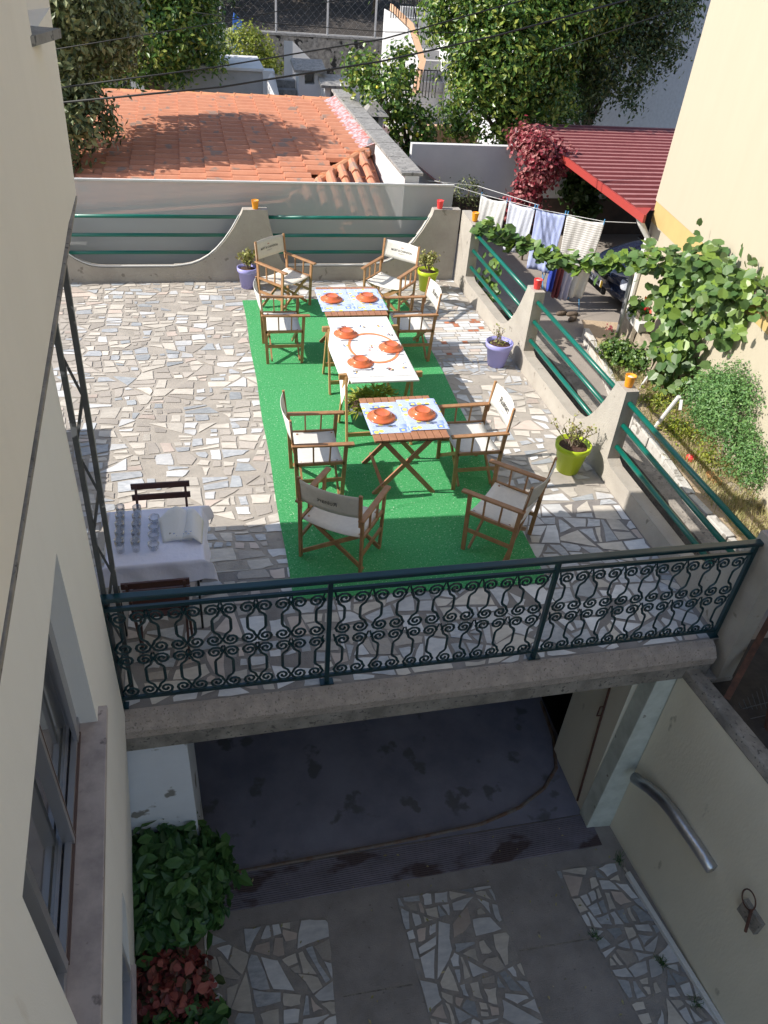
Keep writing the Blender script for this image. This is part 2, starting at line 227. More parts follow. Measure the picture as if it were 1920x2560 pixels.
def leaves(name, pts, nrm, size, tmpl, mt, parent=None, var=.35, jit=.7, dirs=None, **k):
    T, F = tmpl; P = np.array(pts, float); n = len(P); Nn = np.array(nrm, float)+NR.normal(0, jit, (n, 3)); Nn /= np.linalg.norm(Nn, axis=1)[:, None]+1e-9
    D = (NR.normal(0, 1, (n, 3)) if dirs is None else np.array(dirs, float)+NR.normal(0, .25, (n, 3))); D -= (D*Nn).sum(1)[:, None]*Nn; D /= np.linalg.norm(D, axis=1)[:, None]+1e-9
    X = np.cross(D, Nn); sz = (size*(1+NR.uniform(-var, var, n)))[:, None, None] if np.isscalar(size) else np.array(size)[:, None, None]
    V = P[:, None, :]+sz*(T[None, :, 0, None]*X[:, None]+T[None, :, 1, None]*D[:, None]+T[None, :, 2, None]*Nn[:, None]); V = V.reshape(-1, 3); t = len(T)
    fs = [tuple(i*t+j for j in f) for i in range(n) for f in F]
    return link(name, V, fs, mt, None, parent, **k)
def clump_pts(blobs, n, per=40, spread=.16, shell=.72, low=-.75):
    B = np.array(blobs, float); w = B[:, 3]*B[:, 4]+B[:, 3]*B[:, 5]; w /= w.sum(); K = max(1, n//per)
    idx = NR.choice(len(B), K, p=w); d = NR.normal(0, 1, (K, 3)); d /= np.linalg.norm(d, axis=1)[:, None]; d[:, 2] = np.where(d[:, 2] < low, -d[:, 2], d[:, 2])
    rr = NR.uniform(shell, 1.04, (K, 1)); c = B[idx, :3]+d*B[idx, 3:6]*rr
    j = np.repeat(np.arange(K), per); q = NR.normal(0, 1, (len(j), 3))*spread*NR.uniform(.5, 1.3, (len(j), 1)); nn = d[j]+np.array((0, 0, .35))+q*1.5
    return c[j]+q, nn
# ---------------------------------------------------------------- crazy paving
def clip(poly, nx, ny, c):
    out = []; L_ = len(poly)
    for i in range(L_):
        a, b2 = poly[i], poly[(i+1) % L_]; da = nx*a[0]+ny*a[1]-c; db = nx*b2[0]+ny*b2[1]-c
        if da <= 0: out.append(a)
        if da*db < 0: t = da/(da-db); out.append((a[0]+(b2[0]-a[0])*t, a[1]+(b2[1]-a[1])*t))
    return out
def voro(pts, i, box, R0):
    poly = list(box); px, py = pts[i]
    for k, (qx, qy) in enumerate(pts):
        if k == i or abs(qx-px) > R0 or abs(qy-py) > R0: continue
        dx, dy = qx-px, qy-py; l = math.hypot(dx, dy); poly = clip(poly, dx/l, dy/l, (dx*(px+qx)+dy*(py+qy))/2/l)
        if len(poly) < 3: break
    return poly
def area(P): return abs(sum(P[k][0]*P[(k+1) % len(P)][1]-P[(k+1) % len(P)][0]*P[k][1] for k in range(len(P))))/2
def paving(name, quad, cell, weights, parent, gap=(.006, .016), drop=.1, ax=1.3, z=.004, seed=1, ang=.22, shrink=.1):
    r = random.Random(seed); xs = [q[0] for q in quad]; ys = [q[1] for q in quad]; x0, x1, y0, y1 = min(xs), max(xs), min(ys), max(ys); c2 = cell*3.6; pts = []
    for i in range(-1, int((x1-x0)/c2)+2):
        for j in range(-1, int((y1-y0)/c2)+2): pts.append((x0+(i+.5+r.uniform(-.45, .45))*c2, y0+(j+.5+r.uniform(-.45, .45))*c2))
    box = [(x0-1, y0-1), (x1+1, y0-1), (x1+1, y1+1), (x0-1, y1+1)]; todo = [(voro(pts, i, box, c2*3), 0) for i in range(len(pts))]; done = []
    while todo:
        P, d = todo.pop()
        if len(P) < 3: continue
        A = area(P)
        if A < cell*cell*r.choice((.35, .6, .9, 1.3, 1.3, 1.9)) or d > 9: done.append(P); continue
        cx = sum(v[0] for v in P)/len(P); cy = sum(v[1] for v in P)/len(P); wx_ = (max(v[0] for v in P)-min(v[0] for v in P))/ax; wy_ = max(v[1] for v in P)-min(v[1] for v in P)
        a = (0 if wx_ > wy_ else math.pi/2)+r.gauss(0, ang); nx, ny = math.cos(a), math.sin(a); c = nx*cx+ny*cy+r.uniform(-.16, .16)*min(wx_, wy_)
        todo += [(clip(P, nx, ny, c), d+1), (clip(P, -nx, -ny, -c), d+1)]
    B = MB(); cum = []; t = 0
    for w in weights: t += w; cum.append(t)
    n = len(quad); ar = sum(quad[i][0]*quad[(i+1) % n][1]-quad[(i+1) % n][0]*quad[i][1] for i in range(n)); Q = quad if ar > 0 else quad[::-1]; edges = []
    for i in range(n):
        a, b2 = Q[i], Q[(i+1) % n]; dx, dy = b2[0]-a[0], b2[1]-a[1]; l = math.hypot(dx, dy); edges.append((dy/l, -dx/l, (dy*a[0]-dx*a[1])/l))
    for P in done:
        per = sum(math.dist(P[k], P[(k+1) % len(P)]) for k in range(len(P)))
        if r.random() < drop or area(P) < cell*cell*.12 or area(P)/per**2 < .034: continue
        g = r.uniform(*gap); cx = sum(v[0] for v in P)/len(P); cy = sum(v[1] for v in P)/len(P); S2 = P
        if sum(P[k][0]*P[(k+1) % len(P)][1]-P[(k+1) % len(P)][0]*P[k][1] for k in range(len(P))) < 0: P = P[::-1]
        poly = P
        for k in range(len(P)):
            a, b2 = P[k], P[(k+1) % len(P)]; dx, dy = b2[0]-a[0], b2[1]-a[1]; l = math.hypot(dx, dy)
            if l < 1e-5: continue
            poly = clip(poly, dy/l, -dx/l, (dy*a[0]-dx*a[1])/l-g*r.uniform(.5, 1.5))
            if len(poly) < 3: break
        if len(poly) < 3: continue
        if r.random() < .22: a = r.uniform(0, 6.28); poly = clip(poly, math.cos(a), math.sin(a), math.cos(a)*cx+math.sin(a)*cy+cell*r.uniform(.34, .5))
        ro = r.gauss(0, .05); co, si = math.cos(ro), math.sin(ro); k2 = 1-(r.uniform(.05, .3) if r.random() < shrink else 0)
        poly = [(cx+((v[0]-cx)*co-(v[1]-cy)*si)*k2, cy+((v[0]-cx)*si+(v[1]-cy)*co)*k2) for v in poly]
        for e in edges:
            if len(poly) >= 3: poly = clip(poly, e[0], e[1], e[2]-.006)
        if len(poly) < 3 or area(poly) < cell*cell*.06: continue
        u = r.random()*t; k = next(i2 for i2, c in enumerate(cum) if u <= c)
        # slightly wavy broken edges
        out = []
        for m_ in range(len(poly)):
            a, b2 = poly[m_], poly[(m_+1) % len(poly)]; out.append(a); l = math.dist(a, b2)
            if l > .06: f = r.uniform(.3, .7); o_ = r.gauss(0, .006)*min(1, l/.12); out.append((a[0]+(b2[0]-a[0])*f-(b2[1]-a[1])/l*o_, a[1]+(b2[1]-a[1])*f+(b2[0]-a[0])/l*o_))
        zz = z+parent_z+r.uniform(0, .003); B.mi(k).add([(a, b2, zz) for a, b2 in out], [tuple(range(len(out)))])
    return link(name, B.v, B.f, [MT[k] for k in ('s1', 's2', 's3', 's4', 's5', 's6', 's7')], B.m, parent)
parent_z = 0
# ================================================================ SETTING: ground sheets
def sheet(name, poly, z, mt, kind='structure'):
    o = link(name, [(x, y, z) for x, y in poly], [tuple(range(len(poly)))], mt, origin=(0, 0, z)); props(o, kind=kind); return o
sheet('yard_ground', [(4.45, -20), (90, -20), (90, 110), (-90, 110), (-90, 11.66), (3.86, 11.66), (3.86, 3.5)], -.75, MT['yard'])
sheet('driveway_ground', [(-3, -8), (4.6, -8), (4.6, 3.77), (-3, 3.77)], -2.65, MT['drive'])
sheet('side_void_floor', [(3.56, 4.5), (5, 4.5), (5, 11.4), (3.75, 11.4)], -2.646, MT['cable'])  # near-black floor colour stands in for the unlit void beside the garage
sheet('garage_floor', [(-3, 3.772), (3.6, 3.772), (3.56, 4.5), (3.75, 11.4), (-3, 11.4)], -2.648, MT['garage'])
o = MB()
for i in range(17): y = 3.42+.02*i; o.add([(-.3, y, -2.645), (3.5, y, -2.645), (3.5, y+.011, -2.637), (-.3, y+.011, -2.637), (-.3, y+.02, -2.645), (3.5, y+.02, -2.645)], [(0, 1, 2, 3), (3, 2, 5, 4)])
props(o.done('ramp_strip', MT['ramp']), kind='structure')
sheet('terrace_floor', [(-3.4, 3.66), (3.97, 3.66), (3.97, 11.55), (-3.4, 11.55)], 0, MT['mortar'])
fl = bpy.data.objects['terrace_floor']
link('front_mortar', [(-.74, 3.665, .002), (3.965, 3.665, .002), (3.965, 5.6, .002), (.9, 5.6, .002), (.9, 5.0, .002), (-.74, 5.0, .002)], [(0, 1, 2, 3, 4, 5)], MT['mortar_front'], None, fl)
CH = (.78, 3.88, 6.3, 14)
p = paving('paving_stones', [(-3.3, 5.0), (.9, 5.0), (.9, 11.5), (-3.3, 11.5)], .175, (4.6, 1.4, 1.2, .8, 4.4, .6, 0), fl, gap=(.008, .02), drop=.08, shrink=.2, ang=.12, seed=3, ax=1.35)
p = paving('paving_stones', [(.9, 5.6), (3.95, 5.6), (3.95, 8.3), (.9, 8.3)], .18, (3.6, 3, 1.2, .6, 2.4, .8, 0), fl, gap=(.01, .024), seed=4, ang=.22, shrink=.15)
p = paving('paving_stones', [(.9, 10.1), (3.95, 10.1), (3.95, 11.5), (.9, 11.5)], .16, (3.6, 3, 1.2, .6, 1.4, .8, 0), fl, gap=(.008, .018), seed=5, ang=.22, shrink=.15)
p = paving('paving_stones', [(.9, 8.3), (2.7, 8.3), (2.7, 10.1), (.9, 10.1)], .16, (3.6, 3, 1.2, .6, 1.4, .8, 0), fl, gap=(.008, .018), seed=6, ang=.22, shrink=.15)
p = paving('paving_stones', [(2.7, 8.3), (3.95, 8.3), (3.95, 8.85), (2.7, 8.85)], .11, (1.6, 2, 2.2, 3.6, 1.4, .2, 0), fl, gap=(.006, .012), seed=8)
p = paving('paving_stones', [(-.74, 3.68), (.9, 3.68), (.9, 5.0), (-.74, 5.0)], .19, (2.4, 3.6, 2, .8, 1.6, .8, 0), fl, gap=(.008, .02), seed=9, ax=1.1, ang=.2)
p = paving('paving_stones', [(.9, 3.68), (3.95, 3.68), (3.95, 5.6), (.9, 5.6)], .21, (1.6, 5.5, 2.6, 1.0, .3, .3, 0), fl, gap=(.007, .016), seed=10, ax=1.0, drop=.03, ang=.32)
B = MB(); y = 8.87; r_ = random.Random(4)
while y < 10.08:
    h = r_.choice((.07, .09, .12)); x = 2.72+r_.uniform(-.1, 0)
    while x < 3.93:
        w = r_.choice((.08, .16, .22, .3)); k = 6 if (w < .1 and r_.random() < .75) else r_.choice((1, 1, 0, 5))
        xa = max(x, 2.71); xb = min(x+w-.012, 3.945)
        if xb-xa > .02: B.mi(k).add([(xa, y, .006), (xb, y, .006), (xb, y+h-.01, .006), (xa, y+h-.01, .006)], [(0, 1, 2, 3)])
        x += w
    y += h
link('paving_strips', B.v, B.f, [MT[k] for k in ('s1', 's2', 's3', 's4', 's5', 's6', 's7')], B.m, fl)
dg = bpy.data.objects['driveway_ground']
for i, q in enumerate(([(-.32, 3.26), (.71, 3.22), (.55, .8), (-.4, .8)], [(1.36, 3.27), (2.26, 3.23), (2.42, .8), (1.47, .8)], [(2.93, 3.25), (3.62, 3.22), (4.0, .8), (3.32, .8)])):
    parent_z = -2.642; z0 = -2.645
    link('mortar_strip', [(a, b, z0) for a, b in q], [(0, 1, 2, 3)], MT['mortar_dark'], None, dg)
    paving('paving_stones', q, (.21, .17, .16)[i], ((3.4, 3.2, 1.2, .5, .8, 1.6, 0), (2.6, 3.6, 1.4, 1.4, 1.2, .6, 0), (3, 4.4, .8, .9, .3, .3, 0))[i], dg, gap=(.008, .018), seed=20+i, ax=.95, ang=.25, drop=(.03, .06, .02)[i])
parent_z = 0
sheet('garden_soil', [(5.45, 3.2), (6.3, 3.2), (7.05, 11.0), (6.2, 11.2), (5.95, 10.3), (5.62, 8.4), (5.5, 7)], -.6, MT['dirt'])
sheet('retained_soil', [(4.4, -3), (9, -3), (9, 3.2), (5.45, 3.2), (5.45, 3.9), (3.78, 3.9), (3.78, 3.6)], -.36, MT['darkdirt'])
sheet('hill_slope', [(-30, 30.4), (60, 30.4), (60, 60), (-30, 60)], -.5, MT['darkdirt'])  # dark soil colour carries the deep shade of the slope
hs = bpy.data.objects['hill_slope']
for v in hs.data.vertices: v.co.z = 1.0 if v.co.y < 35 else 9
# garden kerb
B = MB(); kp = [(5.42, 3.2), (5.45, 5.5), (5.42, 6.3), (5.5, 7), (5.58, 8.0), (5.66, 8.7), (5.95, 9.9), (6.1, 10.8)]
for a, b in zip(kp, kp[1:]):
    n_ = max(1, int(math.dist(a, b)/.35))
    for k in range(n_):
        p0 = [a[i]+(b[i]-a[i])*k/n_ for i in (0, 1)]; p1 = [a[i]+(b[i]-a[i])*(k+.96)/n_ for i in (0, 1)]
        B.bar((p0[0], p0[1], -.66), (p1[0], p1[1], -.66+rnd.uniform(-.01, .01)), .1+rnd.uniform(-.02, .02), .2)
props(B.done('garden_kerb', MT['kerbm'], bevel=.01), kind='structure')
# ================================================================ TERRACE SLAB, PIERS, GARAGE
t = empty('terrace_slab', (1.6, 3.6, -.35), 'thick weathered concrete terrace slab above the dark garage opening', 'concrete slab')
B = MB(); B.prism([(3.72, .0-.012), (3.66, .004), (3.6, -.02), (3.54, -.09), (3.55, -.17)], lambda p, x: (x, p[0], p[1]), -.78, 3.9); B.done('kerb', MT['conc_pink'], t)
B = MB().box(-.8, 3.9, 3.56, 3.8, -.33, -.16); B.done('beam', MT['conc_dark'], t, bevel=.01)
B = MB().box(-3.4, 3.96, 3.81, 11.6, -.3, -.012); B.done('deck', MT['conc'], t)
t = empty('gate_pier', (-.6, 3.7, -2.65), 'white gate pier with peeling paint under the terrace, behind the green bush', 'pier'); MB().box(-1.3, -.34, 3.66, 4.3, -2.65, -.31).done('shaft', MT['whitepeel'], t)
t = empty('gate_pillar', (3.58, 3.7, -2.65), 'pale green painted gate pillar standing at the end of the yellow retaining wall', 'pillar')
MB().hexa([(3.42, 3.62, -2.65), (3.67, 3.6, -2.65), (3.67, 3.8, -2.65), (3.42, 3.8, -2.65), (3.5, 3.62, -.33), (3.86, 3.6, -.33), (3.86, 3.8, -.33), (3.5, 3.8, -.33)]).done('shaft', MT['palegreen'], t, bevel=.006)
t = empty('garage', (1.5, 7, -2.65), 'dark open garage beneath the terrace with a beige side wall', 'garage')
MB().box(3.44, 3.62, 3.805, 4.55, -2.65, -.305).done('side_wall', MT['yel'], t)
B = MB().box(-1.4, 5.0, 11.0, 11.2, -2.65, -.31); B.done('rear_wall', MT['conc_dark'], t); MB().box(4.8, 5.0, 4.56, 11, -2.65, -.31).done('inner_wall', MT['conc_dark'], t); MB().box(-1.5, -1.3, 4.31, 11, -2.65, -.31).done('inner_wall', MT['conc_dark'], t); MB().box(3.63, 5, 4.4, 4.55, -2.65, -.31).done('inner_wall', MT['conc_dark'], t)
MB().tube([(3.43, 3.9, -2.6), (3.425, 4.0, -1.5), (3.43, 4.1, -.4)], .012, 6).done('door_edge', MT['rust'], t)
MB().tube([(3.43, 4.02, -1.35), (3.38, 4.02, -1.35), (3.38, 4.02, -1.22), (3.43, 4.02, -1.22)], .008, 6).done('handle', MT['rust'], t)
B = MB().tube([(-.3, 3.765, -2.64), (1.44, 3.8, -2.64), (2.36, 3.84, -2.64), (2.82, 3.95, -2.64), (3.16, 4.12, -2.64), (3.38, 4.33, -2.64), (3.5, 4.7, -2.64), (3.55, 5.2, -2.64)], .02, 6)
props(B.done('gate_track', MT['track']), 'curved rusty gate track set in the garage floor', 'gate track')
# yellow retaining wall
t = empty('retaining_wall', (3.8, 2.6, -2.65), 'faded yellow retaining wall with a rough concrete top beside the driveway', 'wall')
MB().hexa([(4.25, -3, -2.65), (4.42, -3, -2.65), (3.83, 3.6, -2.65), (3.67, 3.6, -2.65), (4.25, -3, -.1), (4.42, -3, -.1), (3.83, 3.6, -.32), (3.67, 3.6, -.32)]).done('face', MT['yel'], t)
MB().hexa([(4.23, -3, -.1), (4.43, -3, -.1), (3.84, 3.6, -.32), (3.66, 3.6, -.32), (4.25, -3, -.03), (4.41, -3, -.03), (3.82, 3.6, -.24), (3.68, 3.6, -.22)]).done('cap', MT['conc_dark'], t, bevel=.02)
MB().hexa([(3.865, 2.17, -1.46), (3.875, 1.97, -1.46), (3.885, 1.97, -1.3), (3.87, 2.17, -1.3), (3.755, 2.17, -1.46), (3.775, 1.97, -1.46), (3.775, 1.97, -1.3), (3.755, 2.17, -1.3)]).done('niche_frame', MT['conc_dark'], t)
B = MB().tube([(3.60+.022*i, 3.5-.168*i, -1.64+[0, .1, .17, .2, .2, .2, .19][i]) for i in range(7)], .055, 14)
props(B.done('foil_duct', MT['duct'], smooth=True), 'silver flexible duct pipe fixed along the yellow wall', 'pipe')
B = MB().tube([(3.74, 2.13+.07*math.cos(a), -1.22+.09*math.sin(a)) for a in [i*math.pi/10 for i in range(20)]], .006, 6, closed=True).tube([(3.74, 2.07, -1.26), (3.72, 2.0, -1.45)], .012, 6)
props(B.done('mooring_ring', MT['rust']), 'thin black iron ring hanging on a rusty pin in the yellow wall', 'iron ring')
MB().bar((3.61, 3.1, -2.62), (3.95, .8, -2.62), .045, .05).done('cable_duct', MT['pvc'], bevel=.004); props(bpy.data.objects['cable_duct'], 'long white plastic trunking lying along the foot of the yellow wall', 'trunking')
# side and back parapets with tube rails
def curve(s0, s1, z0, z1, pw=2.3, n=8): return [(s0+(s1-s0)*k/n, z0+(z1-z0)*(1-(1-k/n)**pw) if z1 < z0 else z0+(z1-z0)*(k/n)**pw) for k in range(n+1)]
def parapet(name, label, outline, fn, th, rails, railmat):
    root = empty(name, fn((outline[0][0]*.5+outline[-1][0]*.5, -.3), th/2), label, 'parapet wall')
    pol = outline; B = MB(); k = len(pol)
    for a, b in zip(pol, pol[1:]):
        if b[0]-a[0] < 1e-4: continue
        B.hexa([fn((a[0], -.31), 0), fn((b[0], -.31), 0), fn((b[0], -.31), th), fn((a[0], -.31), th), fn(a, 0), fn(b, 0), fn(b, th), fn(a, th)])
    o = B.done('wall', MT['conc'], root)
    bm = bmesh.new(); bm.from_mesh(o.data); bmesh.ops.remove_doubles(bm, verts=bm.verts, dist=.0005)
    dup = [f for f in bm.faces if all(len(e.link_faces) > 2 or len(e.link_faces) == 2 and False for e in f.edges)]; bmesh.ops.delete(bm, geom=dup, context='FACES')
    bmesh.ops.recalc_face_normals(bm, faces=bm.faces); bm.to_mesh(o.data); bm.free()
    for a, b, z in rails: MB().tube([fn((a, z), th*.5), fn((b, z), th*.5)], .026, 12).done('rail', MT[railmat], root, smooth=True)
    return root
ol = [(-3.3, 1.05), (-2.1, 1.05)]+curve(-2.09, -1.3, .8, .22)+[(-.35, .22)]+curve(-.34, .66, .23, 1.0, 2.4)+[(.68, 1.05), (1.03, 1.05)]+curve(1.04, 1.3, .95, .22, 1.6)+[(2.5, .22)]+curve(2.51, 3.5, .23, 1.0, 2.6)+[(3.52, 1.08), (3.94, 1.08)]
parapet('back_parapet', 'sand coloured concrete parapet with curved posts along the back of the terrace', ol, lambda p, t: (p[0], 11.5+t, p[1]), .13,
  [(-2.2, .72, .93), (-2.2, .45, .67), (-2.2, .2, .42), (.98, 3.62, .93), (.98, 3.4, .67), (.98, 3.2, .42)], 'railside')
def bay(a, b): return curve(a, a+.85, .98, .22, 2.6)+[(b-.1, .22), (b-.005, .26)]
ol = [(3.5, 1.08), (3.75, 1.08)]+bay(3.76, 5.95)+[(5.951, 1.03), (6.17, 1.03)]+bay(6.18, 8.42)+[(8.421, 1.03), (8.66, 1.03)]+bay(8.67, 10.95)+[(10.951, 1.03), (11.49, 1.08)]
parapet('side_parapet', 'sand coloured concrete parapet with three open bays beside the neighbouring yard', ol, lambda p, t: (3.96+t, p[0], p[1]), .14,
  [(a, b, z) for a, b, ks in ((3.7, 6.0, 0), (6.1, 8.5, 1), (8.6, 11.05, 2)) for z in (.9, .65, .4)], 'railside')
# corner block under end post
t = props(MB().box(3.72, 4.12, 3.5, 3.86, -.62, -.312).done('corner_block', MT['conc_dark'], bevel=.015), 'rough grey concrete block under the end of the side parapet', 'concrete block')
# wind screen panels
for i, (a, b, lb) in enumerate(((-3.3, .8395, 'long translucent grey sheet behind the back parapet, left of the seam'), (.8405, 3.92, 'shorter translucent grey sheet in front of the roof, right of the seam'))):
    t = empty('screen_sheet', ((a+b)/2, 11.9, -.75), lb, 'screen panel', 'wind screen panels')
    MB().box(a, b, 11.9, 11.906, -.74, 1.31).done('sheet', MT['sheet'], t)
    MB().box(a, b, 11.885, 11.925, 1.311, 1.335).done('top_edge', MT['pvc'], t)
# ================================================================ SCROLL RAILING
RY = 3.7
t = empty('scroll_railing', (1.6, RY, 0), 'dark green wrought iron railing with scrollwork along the front edge of the terrace', 'railing')
xs = [-.745, .70, 2.33, 3.93]
MB().bar((-.77, RY, 1.04), (4.0, RY, 1.0), .06, .035, round_=True).done('handrail', MT['rail'], t, smooth=False)
MB().bar((-.74, RY, .945), (3.95, RY, .905), .022, .03).done('upper_rail', MT['rail'], t)
MB().bar((-.74, RY, .085), (3.95, RY, .07), .02, .028).done('lower_rail', MT['rail'], t)
for x in xs: MB().box(x-.016, x+.016, RY-.016, RY+.016, 0.0, 1.0).box(x-.05, x+.05, RY-.03, RY+.03, .004, .012).done('post', MT['rail'], t)
def spiral(cx, cz, dx, dz, r0=.055, turns=1.55, n=16):   # from centre outwards, ends on side dx heading dz
    pts = []
    for i in range(n+1):
        f = i/n; r = .008+(r0-.008)*f; a = (f-1)*turns*2*math.pi; pts.append((cx+dx*r*math.cos(a), cz-dz*r*math.sin(a)*1.0))
    return pts
for pi in range(3):
    a, b = xs[pi]+.03, xs[pi+1]-.03; nU = 6; w = (b-a)/nU; B = MB()
    for u in range(nU):
        c = a+(u+.5)*w
        for s in (-1, 1):
            for zt, zb in ((.855, .575), (.455, .15)):
                ct = spiral(c+s*.058, zt, s, 1); cb = spiral(c+s*.058, zb, s, -1)[::-1]
                xo = c+s*(w/2-.006); xi = c+s*.055
                mid = [(c+s*.101, zt-.022), (c+s*.092, zt-.05), (xi+s*.008, zt-.075), (xi, zt-.095), (xi, zb+.095), (xi+s*.008, zb+.075), (c+s*.092, zb+.05), (c+s*.101, zb+.022)]
                sl_ = lambda x, z: (x, RY, z-.0085*(x+.74))
                B.tube([sl_(*q) for q in ct+mid+cb], .0102, 4, cap=False)
                B.tube([sl_(xo, zt+.06), sl_(xo-s*.012, zt+.015), sl_(c+s*.101, zt+.0)], .007, 4, cap=False)
    B.done('scroll_panel', MT['rail'], t)
# lattice upright beside the house corner
t = empty('lattice_upright', (-.66, 3.78, 0), 'narrow steel lattice upright with flaking paint beside the house corner', 'lattice post')
for a, b in (((-.735, 3.74, 0), (-.69, 3.74, 3.15)), ((-.672, 3.78, 0), (-.61, 3.78, 3.2))): MB().bar(a, b, .028, .028).done('upright', MT['oldmetal'], t)
B = MB()
for k in range(4): z = .25+.62*k; B.bar((-.73+.005*k, 3.745, z), (-.665+.01*k, 3.775, z+.31), .014, .014).bar((-.665+.01*k, 3.775, z+.31), (-.727+.006*k, 3.745, min(z+.62, 2.75)), .014, .014)
B.done('bracing', MT['oldmetal'], t)
# ================================================================ OWN HOUSE
def wx(y, off=0): return -.72+.046*(3.6-y)+off
t = empty('house', (-.9, 2.0, -2.65), 'cream rendered house wall rising beside the terrace with an aluminium window', 'house')
def wallpiece(name, y0, y1, z0, z1, m_, off=0, th=.16, par=t):
    return MB().hexa([(wx(y0, off-th), y0, z0), (wx(y0, off), y0, z0), (wx(y1, off), y1, z0), (wx(y1, off-th), y1, z0), (wx(y0, off-th), y0, z1), (wx(y0, off), y0, z1), (wx(y1, off), y1, z1), (wx(y1, off-th), y1, z1)]).done(name, MT[m_], par)
B = MB()
def wq(y0, y1, z0, z1, off=0, th=.16):
    f = lambda y, o_, z: (wx(y, o_)+.09*min(0, z), y, z)
    B.hexa([f(y0, off-th, z0), f(y0, off, z0), f(y1, off, z0), f(y1, off-th, z0), f(y0, off-th, z1), f(y0, off, z1), f(y1, off, z1), f(y1, off-th, z1)])
wq(2.72, 3.62, -2.65, 0); wq(2.72, 3.62, 0, 3.6); wq(1.22, 2.72, 2.25, 3.6); wq(1.22, 2.72, .14, 1.055); wq(1.22, 2.3, -2.65, -.935); wq(2.3, 2.72, -2.65, 0); wq(2.3, 2.72, 0, .14); wq(-4, 1.22, -2.65, 0); wq(-4, 1.22, 0, 3.6)
o = B.done('wall', MT['housewall2'], t)
B = MB(); OF = .215
def oq(y0, y1, z0, z1): B.hexa([(wx(y0, OF-.3), y0, z0), (wx(y0, OF), y0, z0), (wx(y1, OF), y1, z0), (wx(y1, OF-.3), y1, z0), (wx(y0, OF-.3), y0, z1), (wx(y0, OF), y0, z1), (wx(y1, OF), y1, z1), (wx(y1, OF-.3), y1, z1)])
oq(-4, 3.35, 3.44, 4.1); B.hexa([(-1.2, 3.35, 3.44), (wx(3.35, OF), 3.35, 3.44), (-.5, 3.74, 3.42), (-1.2, 3.74, 3.42), (-1.2, 3.35, 4.1), (wx(3.35, OF), 3.35, 4.1), (-.525, 4.05, 4.1), (-1.2, 4.05, 4.1)])
oq(-4, 3.2, 4.1, 4.6)
B.hexa([(-1.2, 3.3, 4.1), (-.9, 3.3, 4.1), (-.525, 4.05, 4.1), (-1.2, 4.05, 4.1), (-1.2, 3.3, 9), (-.9, 3.3, 9), (-.56, 4.5, 9), (-1.2, 4.5, 9)])
oq(-4, -.3, 4.6, 9); oq(-.3, 3.2, 6.2, 9)
B.done('upper_wall', MT['housewall'], t)
MB().bar((wx(3.15, OF-.1), 3.15, 4.09), (wx(3.45, OF-.02), 3.45, 4.085), .2, .03).done('upper_sill', MT['coping'], t)
MB().bar((wx(-1, OF-.012), -1, 3.43), (-.505, 3.72, 3.43), .018, .014).done('drip_edge', MT['conc_dark'], t)
wn = MB().hexa([(wx(1.1, -.135), 1.1, 1.06), (wx(1.1, .045), 1.1, 1.06), (wx(2.82, .045), 2.82, 1.06), (wx(2.82, -.135), 2.82, 1.06), (wx(1.1, -.135), 1.1, 1.1), (wx(1.1, .045), 1.1, 1.1), (wx(2.82, .045), 2.82, 1.1), (wx(2.82, -.135), 2.82, 1.1)]).done('sill', MT['sill'], t, bevel=.004)
w_ = MB()
for off in (-.10, -.14):
    w_.bar((wx(1.2, off), 1.2, 1.13), (wx(2.72, off), 2.72, 1.13), .028, .05).bar((wx(1.2, off), 1.2, 2.22), (wx(2.72, off), 2.72, 2.22), .028, .05)
w_.bar((wx(2.70, -.12), 2.70, 1.11), (wx(2.70, -.12), 2.70, 2.25), .05, .07).bar((wx(2.05, -.10), 2.05, 1.11), (wx(2.05, -.10), 2.05, 2.25), .05, .04).bar((wx(1.5, -.10), 1.5, 1.15), (wx(1.5, -.10), 1.5, 2.22), .05, .04).bar((wx(2.6, -.09), 2.6, 1.11), (wx(2.6, -.09), 2.6, 2.25), .02, .05)
wf = w_.done('window_frame', MT['alu'], t); MB().hexa([(wx(1.2, -.145), 1.2, 1.12), (wx(1.2, -.14), 1.2, 1.12), (wx(2.7, -.14), 2.7, 1.12), (wx(2.7, -.145), 2.7, 1.12), (wx(1.2, -.145), 1.2, 2.24), (wx(1.2, -.14), 1.2, 2.24), (wx(2.7, -.14), 2.7, 2.24), (wx(2.7, -.145), 2.7, 2.24)]).done('glass', MT['glass'], wf)
MB().bar((wx(2.06, -.08), 2.06, 1.12), (wx(2.06, -.08), 2.06, 2.24), .012, .012).bar((wx(1.52, -.08), 1.52, 1.13), (wx(2.64, -.08), 2.64, 1.13), .012, .012).done('seal', MT['darkframe'], wf)
wf = MB().bar((wx(1.2, -.1), 1.25, -.87), (wx(2.28, -.1), 2.28, -.87), .05, .05).bar((wx(2.27, -.1), 2.27, -.9), (wx(2.27, -.1), 2.27, .14), .05, .05).done('window_frame', MT['alu'], t)
MB().box(-.84, -.8, 1.25, 2.28, -.9, .14).done('glass', MT['glass'], wf)
MB().hexa([(wx(1.2, -.1), 1.2, -.93), (wx(1.2, -.05), 1.2, -.93), (wx(2.36, -.05), 2.36, -.93), (wx(2.36, -.1), 2.36, -.93), (wx(1.2, -.1), 1.2, -.9), (wx(1.2, -.05), 1.2, -.9), (wx(2.36, -.05), 2.36, -.9), (wx(2.36, -.1), 2.36, -.9)]).done('sill', MT['sill'], t)
MB().box(-1.5, -1.21, -4, 3.6, 3.6, 9).done('inner_wall', MT['housewall'], t); MB().box(-1.9, -1.3, -4, 3.6, -2.65, 3.59).done('inner_wall', MT['housewall'], t)
